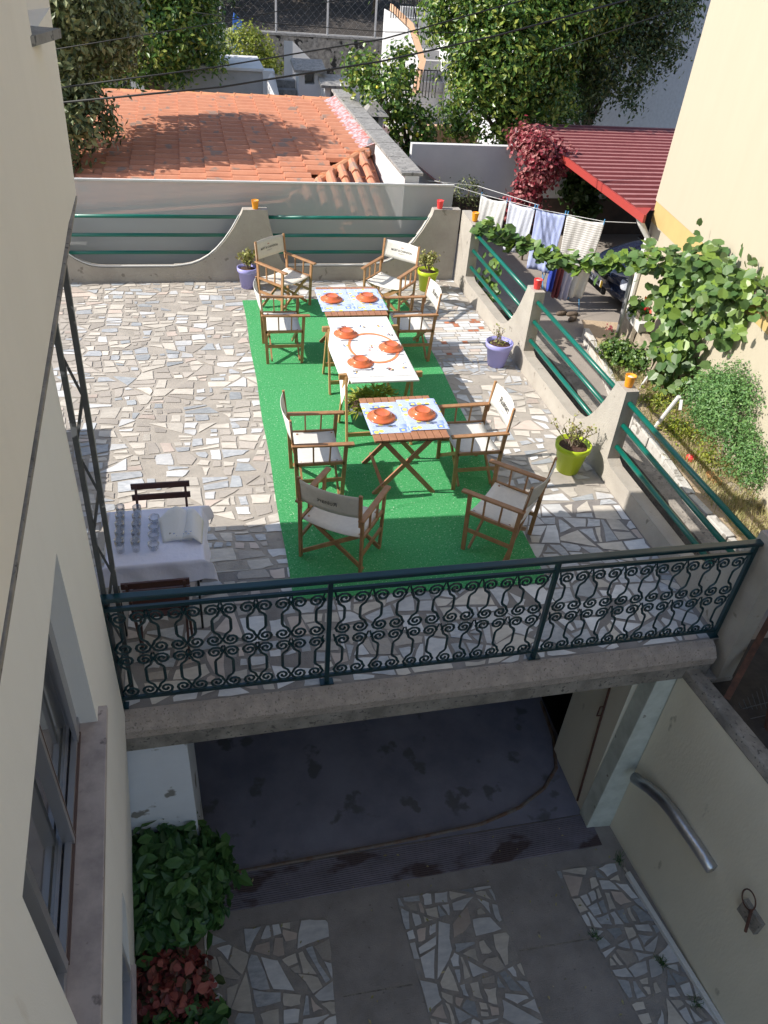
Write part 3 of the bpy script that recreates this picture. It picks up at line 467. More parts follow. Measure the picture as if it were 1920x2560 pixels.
# unseen house wing further left, shaped to cast the broad shade
t = empty('house_wing', (-4, 4, 0), 'tall unseen cream wing of the house, shaped to shade the terrace', 'house wing')
MB().box(-8, -1.62, 2.0, 5.72, 0, 9.5).done('wall', MT['housewall'], t)
t = props(MB().box(-3.2, -1.55, 5.73, 7.45, 0, .42).done('low_shade_block', MT['conc']), 'low unseen concrete block added beside the house wing to cast shade', 'concrete block')  # added unseen block, sized for where its shadow ends on the terrace
# ================================================================ CREAM NEIGHBOUR HOUSE
t = empty('neighbour_house', (7.6, 8, -.75), 'pale yellow house with an ochre band rising at the edge of the garden', 'house')
A0 = Vector((7, 11.25)); dv = Vector((-.164, -.986)).normalized(); nvv = Vector((.986, -.164)).normalized()
def cpt(s, d, z): q = A0+dv*s+nvv*d; return (q.x, q.y, z)
def cblock(s0, s1, d0, d1, z0, z1): return [cpt(s0, d0, z0), cpt(s1, d0, z0), cpt(s1, d1, z0), cpt(s0, d1, z0), cpt(s0, d0, z1), cpt(s1, d0, z1), cpt(s1, d1, z1), cpt(s0, d1, z1)]
MB().hexa(cblock(0, 16, 0, 7, 1.33, 9)).done('wall', MT['creamw'], t)
MB().hexa(cblock(.01, 16, .012, 7, 1.02, 1.33)).done('ochre_band', MT['ochre'], t)
MB().hexa(cblock(.01, 16, .02, 7, -.8, 1.02)).done('base_wall', MT['creamw'], t)
MB().hexa(cblock(.5, 16, -.5, .0, 5.2, 5.4)).done('eave', MT['creamw'], t)
# ================================================================ CARPET
cp = MB().grid(lambda u, v: (.562+.006*math.sin(v*23)+.022*v+u*(2.21+.20*v), 4.58-.09*u*(1-v)+v*6.17, .016+.003*math.sin(u*9+v*5)*math.sin(v*13)+.009*max(0, 1-abs((v*6.17-u*.5-.9+.05*math.sin(u*7))/.035))+.008*max(0, 1-abs((v*6.17+u*.35-1.9)/.03))*(u > .3)+.007*max(0, 1-abs((v*6.17-u*.2-3.6)/.03))*(u < .6)), 40, 420)
props(cp.done('turf_carpet', MT['carpet']), 'long bright green artificial turf carpet under the dining tables', 'carpet')
# ================================================================ DIRECTOR CHAIRS
def text_mesh(s, size, serif=False):
    cu = bpy.data.curves.new('txt', 'FONT'); cu.body = s; cu.size = size; cu.align_x = 'CENTER'; cu.align_y = 'CENTER'; cu.offset = size*.012
    o = bpy.data.objects.new('txt', cu); C.objects.link(o); bpy.context.view_layer.update()
    me = bpy.data.meshes.new_from_object(o); v = [tuple(x.co) for x in me.vertices]; f = [tuple(p.vertices) for p in me.polygons]
    bpy.data.objects.remove(o); bpy.data.meshes.remove(me); return v, f
def chair(lines, label, x, y, rz, cm='canvas', sag=.03, torn=False, mirror=None, sx=1.0):
    # local: front is +Y, width along X
    root = empty('director_chair', (0, 0, 0), label, 'director chair', 'folding director chairs round the dining tables')
    hw = .285*sx; hd = .245; wd = MT['wood']
    for s in (-1, 1):
        a = MB().bar((s*hw, -hd-.035, .635), (s*hw, hd+.055, .625), .055, .022, round_=True); a.done('armrest', wd, root, bevel=.004)
        f = MB()
        f.bar((s*hw, hd-.04, 0), (s*hw, hd-.02, .62), .022, .036, up=(0, 1, 0)); f.bar((s*hw, -hd+.03, 0), (s*hw, -hd+.0, .63), .022, .036, up=(0, 1, 0))
        f.bar((s*hw, -hd+.02, .235), (s*hw, hd-.03, .235), .018, .035).bar((s*hw, -hd+.01, .425), (s*hw, hd-.03, .425), .022, .03)
        f.done('side_frame', wd, root)
        for k in (-1, 1): MB().bar((s*hw, k*.075, .43), (s*hw, k*.08, .62), .018, .014).done('spindle', wd, root)
        MB().bar((s*(hw-.012), -hd-.01, .56), (s*(hw-.012), -hd-.045, .90), .03, .022, up=(0, 1, 0)).done('back_post', wd, root, bevel=.003)
    for yy in (-hd+.07, hd-.08):
        for s in (-1, 1): MB().bar((s*hw, yy+s*.012, .04), (-s*(hw-.03), yy+s*.012, .42), .036, .018, up=(0, 1, 0)).done('cross_leg', wd, root)
    W2 = hw-.02
    def seat(u, v): X = (u-.5)*2*W2; return (X, -hd+.02+v*(2*hd-.06), .435-sag*(1-(2*u-1)**2)-.006*math.sin(v*3.1))
    MB().grid(seat, 12, 6).done('seat', MT[cm], root, smooth=True, solid=.006)
    def back(u, v, off=0):
        X = (u-.5)*2*(hw+.004); return (X, -hd-.015-.03*v-.055*(1-(2*u-1)**2)*(.6+.4*v)+off, .66+.225*v-.012*math.sin(u*3.14)*(1-v))
    bk = MB().grid(back, 14, 5)
    bk = bk.done('backrest', MT[cm], root, smooth=True, solid=.005)
    B = MB()
    for s, sz, xo, zo, ky in lines:
        v, f = text_mesh(s, sz)
        for sd, mi_ in ((1, 0), (-1, 1)):
            if sd < 0 and not mirror: continue
            if sd > 0 and mirror == 'back': continue
            q = []
            for a, b2, _ in v:
                Xl = (-a) if True else a; u = min(1, max(0, .5+(Xl+xo)/(2*(hw+.004)))); vv = min(1, max(0, .5+(b2+zo)/.225)); P = back(u, vv, .010 if sd > 0 else -.012); q.append(P)
            B.mi(ky).add(q, f)
    o = link('lettering', B.v, B.f, [MT['ink'], MT['inkpale'], MT['inkred']], B.m, bk); 
    root.location = (x, y, .012); root.rotation_euler = (0, 0, rz); return root
T1 = [('MOËT & CHANDON', .034, 0, 0, 0), ('CHAMPAGNE', .016, 0, -.035, 1), ('♛', .03, 0, .045, 2)]
T1 = [('MOËT & CHANDON', .036, 0, 0, 0), ('CHAMPAGNE', .017, 0, -.035, 1), ('vvv', .03, 0, .043, 2)]
T2 = [('Ruinart', .085, 0, .01, 0), ('CHAMPAGNE', .018, .0, -.055, 1)]
R = math.radians
chair(T1, 'director chair at the far table beside the lilac pot, lettered cream canvas back', 1.17, 10.52, R(180+40), 'canvas2')
chair(T1, 'director chair at the far table in front of the lime pot, white lettered back', 2.62, 10.33, R(180-41), 'canvas')
chair(T2, 'director chair on the left of the long white table, facing the plates', .97, 9.05, R(-90), 'canvas')
chair(T2, 'director chair on the right of the long white table, white canvas back', 2.58, 8.98, R(90), 'canvas')
chair(T2, 'director chair on the left of the slatted near table, half its seat in shade', .985, 6.19, R(-90), 'canvas')
chair(T2, 'director chair on the right of the slatted near table, black lettering on its white back', 2.53, 6.21, R(90), 'canvas')
chair([('Ruinart', .06, 0, 0, 0)], 'director chair nearest the railing on the left, showing the back of its cream backrest', 1.05, 5.13, R(-35), 'canvas2', mirror='back')
chair(T2, 'director chair nearest the railing on the right, turned sideways in the shade', 2.50, 5.09, R(47), 'canvas2')
# ================================================================ TABLES
def bistro(x, y, label, sx=.72, sy=.78, z=.70, rz=0):
    t = empty('slatted_table', (0, 0, 0), label, 'folding table', 'small slatted folding tables'); n_ = 10
    B = MB()
    for k in range(n_): a = -sx/2+sx*k/n_; B.box(a+.003, a+sx/n_-.003, -sy/2, sy/2, z-.02, z)
    B.done('tabletop', MT['woodt'], t, bevel=.002)
    MB().box(-sx/2+.02, sx/2-.02, -sy/2+.04, -sy/2+.06, z-.055, z-.021).box(-sx/2+.02, sx/2-.02, sy/2-.06, sy/2-.04, z-.055, z-.021).done('top_rail', MT['brown'], t)
    for yy, k in ((-sy/2+.09, 0), (sy/2-.09, 0), (-sy/2+.13, 1), (sy/2-.13, 1)):
        s = 1 if k else -1
        MB().bar((s*(sx/2-.08), yy, z-.03), (-s*(sx/2-.06), yy, 0.0), .045, .02, up=(0, 1, 0)).done('leg', MT['woodt'], t)
    MB().bar((-sx/2+.14, -sy/2+.09, .1), (-sx/2+.14, sy/2-.09, .1), .03, .02).done('stretcher', MT['woodt'], t)
    t.location = (x, y, .012); t.rotation_euler = (0, 0, rz)
bistro(1.815, 6.21, 'slatted wooden folding table nearest the railing, set with two clay plates', .72, .79)
bistro(1.815, 9.02, 'slatted wooden folding table farthest from the camera, set with two clay plates', .76, .88)
t = empty('trestle_table', (1.78, 7.62, 0), 'long white topped table on two pine trestles in the middle of the carpet', 'trestle table')
MB().box(1.42, 2.13, 6.83, 8.4, .752, .77).done('tabletop', MT['whitetop'], t, bevel=.002)
for y in (7.05, 8.2):
    tr = MB().box(1.33, 2.22, y-.02, y+.02, .69, .75).done('trestle', MT['pine'], t, bevel=.003)
    for x in (1.40, 2.1):
        MB().bar((x, y-.03, .73), (x, y-.26, .012), .045, .022, up=(1, 0, 0)).done('leg', MT['pine'], tr); MB().bar((x, y+.03, .73), (x, y+.26, .012), .045, .022, up=(1, 0, 0)).done('leg', MT['pine'], tr)
    MB().box(1.4, 2.1, y-.235, y-.215, .13, .175).box(1.4, 2.1, y+.215, y+.235, .13, .175).done('cross_rail', MT['pine'], tr)
def spread(name, label, x0, x1, y0, y1, z, m_, cat='placemat', sk=0, grp=None):
    o = MB().grid(lambda u, v: (x0+(x1-x0)*u+sk*v, y0+(y1-y0)*v, z+.0035+.003*math.sin(u*7+v*3)*math.sin(v*9)-(.02*max(0, (abs(u-.5)-.46)*25)**2*.2)), 20, 14).done(name, MT[m_], smooth=True, solid=-.0)
    return props(o, label, cat, grp)
# printed paper cloth on trestle
tc_ = MB().grid(lambda u, v: (1.435+.68*u-(.03*(1-u)**6), 6.93+1.35*v, .7745+.002*math.sin(u*8)*math.sin(v*11)), 24, 30)
tc_.add([(1.433, 6.95, .774), (1.433, 8.27, .774), (1.40, 8.2, .55), (1.37, 7.9, .60), (1.40, 7.4, .55), (1.36, 7.0, .42)], [(0, 1, 2, 3, 4, 5)])
pc = props(tc_.done('printed_tablecloth', MT['paper']), 'white cloth printed with an orange ring and small birds on the trestle table', 'tablecloth')
ringm = mat('orange_print', (.85, .25, .1), .8); prm = [MT['ink'], MT['inkred'], mat('blue_print', (.15, .25, .55), .8), mat('yellow_print', (.8, .5, .08), .8), ringm]
B = MB().mi(4); n_ = 48
B.add([(1.80+r0*math.cos(2*math.pi*k/n_)*.27, 7.58+r0*math.sin(2*math.pi*k/n_)*.36, .7785) for r0 in (.93, 1.03) for k in range(n_)], [(k, (k+1) % n_, n_+(k+1) % n_, n_+k) for k in range(n_)])
r_ = random.Random(11)
for cx_, cy_ in ((1.55, 8.12), (1.78, 8.13), (1.98, 8.12), (1.8, 7.62), (1.86, 7.5), (1.76, 7.55), (1.5, 7.65), (1.5, 7.2), (1.87, 7.07), (2.03, 7.1), (2.07, 7.2), (1.5, 7.02), (2.05, 7.9), (1.67, 7.1)):
    for k in range(r_.randint(4, 7)):
        a = r_.uniform(0, 6.28); l = r_.uniform(.02, .055); w = r_.uniform(.003, .014); dx, dy = math.cos(a), math.sin(a); ox, oy = cx_+r_.uniform(-.03, .03), cy_+r_.uniform(-.03, .03)
        B.mi(r_.choice((0, 0, 1, 2, 3))).add([(ox-dx*l/2, oy-dy*l/2, .7787+.0003*k), (ox+dy*w, oy-dx*w, .7787+.0003*k), (ox+dx*l/2, oy+dy*l/2, .7787+.0003*k), (ox-dy*w, oy+dx*w, .7787+.0003*k)], [(0, 1, 2, 3)])
link('print', B.v, B.f, prm, B.m, pc)
spread('lemon_placemat', 'blue checked lemon print mat on the left half of the near slatted table', 1.445, 1.83, 5.93, 6.50, .712, 'lemonmat', sk=.0, grp='lemon print placemats')
spread('lemon_placemat', 'blue checked lemon print mat on the right half of the near slatted table', 1.815, 2.21, 5.95, 6.53, .716, 'lemonmat', grp='lemon print placemats')
spread('lemon_placemat', 'blue checked lemon print mat on the left half of the far slatted table', 1.41, 1.83, 8.70, 9.38, .712, 'lemonmat', grp='lemon print placemats')
spread('lemon_placemat', 'blue checked lemon print mat on the right half of the far slatted table', 1.815, 2.22, 8.70, 9.37, .716, 'lemonmat', grp='lemon print placemats')
# plates: glazed clay soup plates turned upside down
def plate_(x, y, z, label):
    prof = [(.134, .0), (.138, .004), (.130, .012), (.114, .018), (.102, .024), (.095, .032), (.088, .040), (.080, .043), (.078, .050), (.074, .050), (.071, .042), (.03, .042), (.0015, .042)]
    o = MB().lathe(prof, (x, y, z), 40).done('clay_plate', MT['clay'], smooth=True); return props(o, label, 'plate', 'upturned orange clay plates')
PL = [(1.60, 6.215, .722, 'upturned orange clay plate on the left of the near slatted table'), (2.005, 6.23, .727, 'upturned orange clay plate on the right of the near slatted table'),
      (1.575, 9.05, .722, 'upturned orange clay plate on the left of the far slatted table'), (2.02, 9.05, .727, 'upturned orange clay plate on the right of the far slatted table'),
      (1.555, 7.93, .779, 'upturned orange clay plate at the far left of the printed white cloth'), (1.99, 7.56, .779, 'upturned orange clay plate on the right edge of the printed orange ring'), (1.585, 7.23, .779, 'upturned orange clay plate at the near left of the printed white cloth')]
for x, y, z, lb in PL: plate_(x, y, z, lb)
def cutlery(kind, x, y, z, a, label):
    B = MB(); c, s = math.cos(a), math.sin(a); P = lambda u, v, h=0: (x+c*u-s*v, y+s*u+c*v, z+h)
    B.hexa([P(-.1, -.005), P(.0, -.004), P(.0, .004), P(-.1, .005), P(-.1, -.005, .004), P(0, -.004, .004), P(0, .004, .004), P(-.1, .005, .004)])
    if kind == 'knife': B.hexa([P(0, -.004), P(.1, -.002), P(.09, .009), P(0, .008), P(0, -.004, .002), P(.1, -.002, .002), P(.09, .009, .002), P(0, .008, .002)])
    else:
        B.hexa([P(0, -.004), P(.05, -.011), P(.05, .011), P(0, .004), P(0, -.004, .003), P(.05, -.011, .003), P(.05, .011, .003), P(0, .004, .003)])
        for v in (-.009, -.003, .003, .009): B.bar(P(.05, v, .002), P(.095, v, .003), .003, .002)
    return props(B.done(kind, MT['darkcut' if kind == 'knife' else 'steel']), label, 'cutlery', 'knives and forks beside the plates')
nm = ['left plate of the near slatted table', 'right plate of the near slatted table', 'left plate of the far slatted table', 'right plate of the far slatted table', 'far left plate on the printed cloth', 'plate on the printed ring', 'near left plate on the printed cloth']
for i, (x, y, z, lb) in enumerate(PL):
    fl_ = i in (5,); zz = z+.001
    cutlery('knife', x+(.02), y+.165, zz, R(4 if not fl_ else 183), 'thin dark table knife behind the '+nm[i]); cutlery('fork', x+.01, y-.165, zz, R(-3 if not fl_ else 178), 'steel fork in front of the '+nm[i])
# ================================================================ CLOTH TABLE BY THE RAILING
t = empty('side_table', (-.46, 4.65, 0), 'square table with black rod legs under the lilac tinted lace cloth', 'table')
MB().box(-.79, -.12, 4.34, 4.96, .72, .742).done('tabletop', MT['brown'], t)
for x in (-.74, -.17):
    for y in (4.38, 4.92): MB().tube([(x, y, .72), (x, y, .0)], .009, 8).done('leg', MT['cable'], t)
MB().tube([(-.74, 4.38, .3), (-.17, 4.38, .3)], .008, 6).tube([(-.74, 4.92, .3), (-.17, 4.92, .3)], .008, 6).done('stretcher', MT['cable'], t)
def cloth(u, v):
    # u,v in [-1,1]; top then drape
    x, y = u*.46, v*.44; hx, hy = .345, .325
    ox = max(0, abs(x)-hx); oy = max(0, abs(y)-hy); dz = math.hypot(ox, oy) if ox and oy else ox+oy
    X = math.copysign(min(abs(x), hx)+ox*.28, x); Y = math.copysign(min(abs(y), hy)+oy*.28, y)
    if ox and oy: X += math.copysign(.05, x); Y += math.copysign(.02, y)
    wv = .012*math.sin(x*21+y*17)*min(1, dz*12)
    return (-.455+X+wv, 4.65+Y+wv, .7475-dz*1.25-.02*max(0, math.sin(x*9))*min(1, dz*10))
o = MB().grid(lambda a, b_: cloth(2*a-1, 2*b_-1), 46, 46).done('lace_tablecloth', MT['lace'], smooth=True)
props(o, 'white lace edged tablecloth hanging over the glass laden side table', 'tablecloth')
def tumbler(x, y, z, h, r0, r1, label, grp, cut=False):
    n_ = 20; prof = [(r0*.98, 0), (r0+(r1-r0)*.5, h*.5), (r1, h), (r1-.0025, h), (r0+(r1-r0)*.5-.0025, h*.5), (r0*.98-.003, .008), (.001, .008)]
    B = MB().lathe(prof, (x, y, z), n_)
    if cut: B.v = [((a-x)*(1+.07*math.cos(7*math.atan2(b2-y, a-x)))+x, (b2-y)*(1+.07*math.cos(7*math.atan2(b2-y, a-x)))+y, c_) for a, b2, c_ in B.v]
    return props(B.done('drinking_glass' if not cut else 'cut_glass_bowl', MT['clear'], smooth=True), label, 'glass' if not cut else 'glass bowl', grp)
od = ('first', 'second', 'third', 'fourth', 'fifth')
for k, y in enumerate((4.885, 4.785, 4.69, 4.59, 4.49)):
    tumbler(-.705+.003*k, y, .75, .115, .028, .034, f'plain tumbler, {od[k]} from the back in the row nearest the house wall', 'plain tumblers on the lace cloth')
    tumbler(-.585, y, .75, .10, .027, .033, f'plain tumbler, {od[k]} from the back in the middle row of glasses', 'plain tumblers on the lace cloth')
for k, y in enumerate((4.80, 4.70, 4.60, 4.49)): tumbler(-.462, y, .75, .055, .03, .042, f'low cut glass bowl, {od[k]} from the back in its row', 'cut glass bowls on the lace cloth', True)
B = MB()
B.grid(lambda u, v: (-.40+.21*u+.03*v*(2*u-1), 4.55+.20*v+.03*math.sin(u*3.14)*v, .752+.10*v*(1-.4*abs(2*u-1))+.04*math.sin(u*3.1)*(.4+v)), 10, 8)
B.grid(lambda u, v: (-.28+.16*u+.02*v, 4.55+.24*v-.05*u, .751+.09*v*math.sin(.3+u*2.6)+.05*math.sin(u*3.1)), 10, 8)
nb = props(B.done('napkin_bundle', MT['paper'], smooth=True, solid=.002), 'white paper napkins with blue flowers fanned open on the lace cloth', 'napkins')
B = MB(); r_ = random.Random(2)
for cx_, cy_ in ((-.325, 4.545), (-.22, 4.545)):
    for k in range(7):
        a = r_.uniform(0, 6.28); ox, oy = cx_+r_.uniform(-.025, .025), cy_+r_.uniform(-.012, .02); l = r_.uniform(.008, .02)
        B.mi(k % 2).add([(ox, oy, .823+k*.0006+(oy-4.545)*.6), (ox+l*math.cos(a), oy+l*math.sin(a)*.5, .828+k*.0006+(oy-4.545)*.6), (ox+l*math.cos(a+1.2), oy+l*math.sin(a+1.2)*.6, .828+k*.0006+(oy-4.545)*.6)], [(0, 1, 2)])
link('flower_print', B.v, B.f, [prm[2], prm[0]], B.m, nb)
def folding_chair(x, y, rz, label):
    t = empty('folding_chair', (0, 0, 0), label, 'folding chair', 'brown slatted folding chairs at the side table'); b_ = MT['brown']
    for s in (-1, 1):
        MB().bar((s*.19, .02, 0.0), (s*.19, -.22, .82), .018, .03, up=(0, 1, 0)).done('back_post', b_, t); MB().bar((s*.165, -.2, 0), (s*.165, .17, .44), .018, .03, up=(0, 1, 0)).done('leg', b_, t)
    MB().bar((-.225, -.215, .8), (.225, -.215, .8), .016, .05).bar((-.225, -.192, .71), (.225, -.192, .71), .016, .05).done('backrest', b_, t)
    B = MB()
    for k in range(6): B.box(-.2, .2, -.17+.062*k, -.12+.062*k, .44, .455)
    B.done('seat', b_, t); t.location = (x, y, .006); t.rotation_euler = (0, 0, rz)
folding_chair(-.42, 4.99, R(180), 'brown folding chair behind the lace covered table, only its two back slats showing')
folding_chair(-.44, 4.27, R(0), 'brown folding chair tucked under the near side of the lace covered table')
# ================================================================ CANDLE CUPS
def cup(x, y, z, m_, label):
    t = empty('candle_cup', (x, y, z), label, 'candle cup', 'coloured candle cups on the parapet posts')
    MB().lathe([(.036, 0), (.04, .01), (.052, .115), (.054, .12), (.049, .12), (.046, .09), (.001, .088)], (x, y, z), 24).done('cup', MT[m_], t, smooth=True)
    MB().lathe([(.044, .089), (.042, .1), (.001, .103)], (x, y, z), 20).done('candle', MT['wax'], t, smooth=True)
cup(.86, 11.56, 1.05, 'cupo', 'orange candle cup on the middle post of the back parapet'); cup(3.62, 11.56, 1.08, 'cupr', 'red candle cup on the corner post of the back parapet')
cup(4.03, 11.08, 1.05, 'cupo', 'orange candle cup on the far end post of the side parapet'); cup(4.03, 8.54, 1.03, 'cupr', 'red candle cup on the side parapet post beside the lilac pot')
cup(4.03, 6.06, 1.03, 'cupo', 'orange candle cup on the side parapet post beside the lime pot'); cup(4.03, 3.62, 1.08, 'cupr', 'red candle cup at the railing end of the side parapet')
# ================================================================ POTTED PLANTS
def pot(x, y, h, r0, r1, m_, label, plant):
    t = empty('potted_plant', (x, y, 0.004), label, 'potted plant'); z = .004
    MB().lathe([(r0, 0), (r0+(r1-r0)*.8, h*.8), (r1, h*.8), (r1*1.03, h*.86), (r1*1.05, h), (r1*.97, h+.004), (r1*.93, h*.9), (.002, h*.9-.01)], (x, y, z), 36).done('pot', MT[m_], t, smooth=True)
    MB().lathe([(r1*.92, h*.88), (r1*.6, h*.93), (.002, h*.92)], (x, y, z), 20).done('soil', MT['soil'], t)
    z0 = h*.92; r_ = random.Random(int(x*100)); B = MB(); P = []; Nn = []
    if plant in ('bare', 'twig'):
        for k in range(5 if plant == 'bare' else 13):
            a = r_.uniform(0, 6.28); p = Vector((x+r_.uniform(-.03, .03)*(1 if plant == 'bare' else 2.2), y+r_.uniform(-.03, .03), z0)); d = Vector((math.cos(a)*.4, math.sin(a)*.4, 1)); pts = [p]; L_ = r_.uniform(.15, .24) if plant == 'bare' else r_.uniform(.12, .36)
            for q in range(5): d += Vector((r_.uniform(-.4, .4), r_.uniform(-.4, .4), r_.uniform(-.1, .3))); p = p+d.normalized()*L_/5; pts.append(p)
            B.tube(pts, [.008-.001*i for i in range(6)], 5)
            for q in pts[2:]:
                e = q+Vector((r_.uniform(-.05, .05), r_.uniform(-.05, .05), r_.uniform(.01, .07))); B.tube([q, e], .003, 4); n_ = 1 if plant == 'bare' else 5
                for _ in range(n_): P.append(e+Vector((r_.gauss(0, .012), r_.gauss(0, .012), r_.gauss(0, .012)))); Nn.append((0, 0, 1))
        B.done('stems', MT['stem'], t)
        if plant == 'bare':
            for _ in range(60): P.append((x+r_.gauss(0, .05), y+r_.gauss(0, .05), z0+r_.uniform(0, .05))); Nn.append((0, 0, 1))
        leaves('leaves', P, Nn, .026, BROAD, MT['succ'], t, jit=1)
    elif plant == 'jade':
        for k in range(14):
            a = r_.uniform(0, 6.28); rr = r_.uniform(.02, .11); e = Vector((x+rr*math.cos(a), y+rr*math.sin(a), z0+r_.uniform(.1, .26))); B.tube([(x, y, z0-.01), ((x+e.x)/2, (y+e.y)/2, z0+.08), e], .006, 5)
            for _ in range(34): P.append(e+Vector((r_.gauss(0, .028), r_.gauss(0, .028), r_.gauss(0, .03)))); Nn.append((r_.uniform(-1, 1), r_.uniform(-1, 1), 1))
        B.done('stems', MT['stem'], t); leaves('leaves', P, Nn, .035, BROAD, MT['succ'], t, jit=.8)
    elif plant == 'palm':
        D = []
        for k in range(30):
            a = 6.28*k/30+r_.uniform(-.1, .1); e = r_.uniform(.12, .6)
            for j in range(9):
                f = j/9; q = (x+.06+math.cos(a)*.28*f, y-.05+math.sin(a)*.28*f, z0+.14+e*.25*f-.18*f*f)
                for s in (-1, 1): P.append(q); Nn.append((0, 0, 1)); D.append((math.cos(a+s*.6), math.sin(a+s*.6), -.2))
        B.tube([(x+.05, y-.05, z0), (x+.06, y-.05, z0+.14)], .025, 8).done('trunk', MT['bark'], t); leaves('fronds', P, Nn, .11, (LANCE[0]*np.array([.35, 1, 1]), LANCE[1]), MT['palm'], t, jit=.3, dirs=D)
    return t
pot(.70, 11.27, .30, .10, .145, 'lilac', 'lilac pot of pale green jade plant against the back parapet', 'jade')
pot(3.40, 11.08, .31, .105, .155, 'lime', 'lime green pot of bushy succulent in the far terrace corner', 'jade')
pot(3.68, 8.56, .32, .11, .17, 'lilac', 'lilac pot with a few bare stems beside the side parapet', 'bare')
pot(3.66, 6.15, .33, .115, .18, 'lime', 'lime green pot with dense dry twigs beside the side parapet', 'twig')
pot(1.70, 7.27, .26, .15, .22, 'darkpot', 'dark grey pot with a small palm underneath the white trestle table', 'palm')
# ================================================================ TILE ROOF HOUSE
t = empty('tile_roof_house', (1, 15.5, -.75), 'low house behind the screen with a weathered terracotta tile roof', 'house')
def zr(x, y): return .80+.40*(x+1.9)/5.1
def tile_row(B, p, ax, ay, wdt, ln):   # p corner, ax = unit along channel (down-slope), ay across; barrel + pan
    az = Vector((0, 0, 1)); n_ = 5; rows = []; k0 = len(B.f)
    for e, lift in ((0, 0), (1, .035)):
        pr = []
        for k in range(n_+1): a = math.pi*k/n_; pr.append(p+ax*ln*e+ay*(wdt*.34-wdt*.34*math.cos(a))+az*(lift+.11*math.sin(a)))
        for k in range(1, 4): pr.append(p+ax*ln*e+ay*(wdt*.68+wdt*.32*k/3)+az*(lift-.012*math.sin(math.pi*k/3)))
        rows.append(pr)
    m_ = len(rows[0]); fs = [(i, i+1, m_+i+1, m_+i) for i in range(m_-1)]; base = [q-az*.03 for q in rows[1]]
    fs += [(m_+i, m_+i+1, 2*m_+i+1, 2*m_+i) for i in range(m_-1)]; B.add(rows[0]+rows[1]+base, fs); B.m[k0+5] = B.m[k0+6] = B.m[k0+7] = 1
B = MB(); r_ = random.Random(9)
def backy(x): return 18.6+(3.3-x)*.42
hipx = lambda y: 3.14-(14.5-y)*.72
y = 12.15
while y < 21:
    x = 3.05
    while x > -1.85:
        if y+.1 < backy(x) and (y > 14.5 or x < hipx(y)+.2):
            p = Vector((x, y+r_.uniform(-.01, .01), zr(x, y)+r_.uniform(-.004, .006))); q = Vector((x-.40, y, zr(x-.40, y))); tile_row(B, p, (q-p).normalized(), Vector((0, 1, 0)), .33, .425)
        x -= .40
    y += .33
x = 1.4
while x < 3.0:
    yt = min(14.45, 14.5-(3.14-x)/.72); y = yt
    while y > 12.0:
        p = Vector((x, y, zr(x, y)-.24*(yt-y)+.0)); ln = min(.42, y-11.95); q = Vector((x, y-.4, p.z-.096)); tile_row(B, p, (q-p).normalized(), Vector((1, 0, 0)), .235, ln+.02); y -= .40
    x += .235
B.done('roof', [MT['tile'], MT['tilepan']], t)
MB().add([(-1.9, 12.0, zr(-1.9, 0)-.04), (1.3, 12.0, zr(1.3, 0)-.04), (3.14, 14.5, 1.15), (3.3, 18.6, 1.15), (-1.9, backy(-1.9), zr(-1.9, 0)-.04)], [(0, 1, 2, 3, 4)]).add([(1.3, 12.0, .45), (3.14, 12.0, .5), (3.14, 14.5, 1.15)], [(0, 1, 2)]).done('roof_deck', MT['tile'], t)
def ridge(pts, name, r0=.085):
    B = MB()
    for a, b in zip(pts, pts[1:]):
        a, b = Vector(a), Vector(b); n_ = max(1, int((b-a).length/.38)); d = (b-a)/n_
        for k in range(n_): B.tube([a+d*k, a+d*(k+1.08)], [r0, r0*1.16], 12, cap=False); B.tube([a+d*(k+.98), a+d*(k+1.08)], [r0*1.24, r0*1.24], 12, cap=True)
    return B.done(name, MT['tile2'], t, smooth=False)
ridge([(3.1, 14.45, 1.22), (1.35, 12.1, .93)], 'hip_ridge', .095); ridge([(3.25, 18.55, 1.24), (-1.8, backy(-1.8), .86)], 'back_ridge', .085)
MB().add([(2.9, 14.3, 1.27), (3.2, 14.2, 1.40), (3.2, 18.5, 1.40), (2.9, 18.5, 1.27)], [(0, 1, 2, 3)]).done('flashing', MT['flash'], t)
MB().tube([(3.12, 14.3, 1.27), (3.2, 14.6, 1.3)], .11, 12).tube([(3.2, 18.4, 1.27), (3.28, 18.6, 1.3)], .1, 12).done('ridge_cap_end', MT['alu'], t)
MB().box(3.16, 3.38, 12.0, 18.7, -.74, 1.42).done('parapet', MT['white'], t); B = MB()
for k in range(7): B.box(3.1, 3.44, 12.0+.96*k, 12.93+.96*k, 1.421, 1.47)
B.done('coping', MT['coping'], t, bevel=.006)
MB().box(-1.88, 3.15, 12.05, 12.2, -.74, .36).box(-1.88, -1.7, 12.2, 20.6, -.74, .68).box(-1.7, 3.15, 18.75, 18.9, -.74, .7).done('wall', MT['white'], t)
MB().box(-2.02, -1.9, 12.0, 20.7, .70, .78).done('gutter', MT['rust'], t)
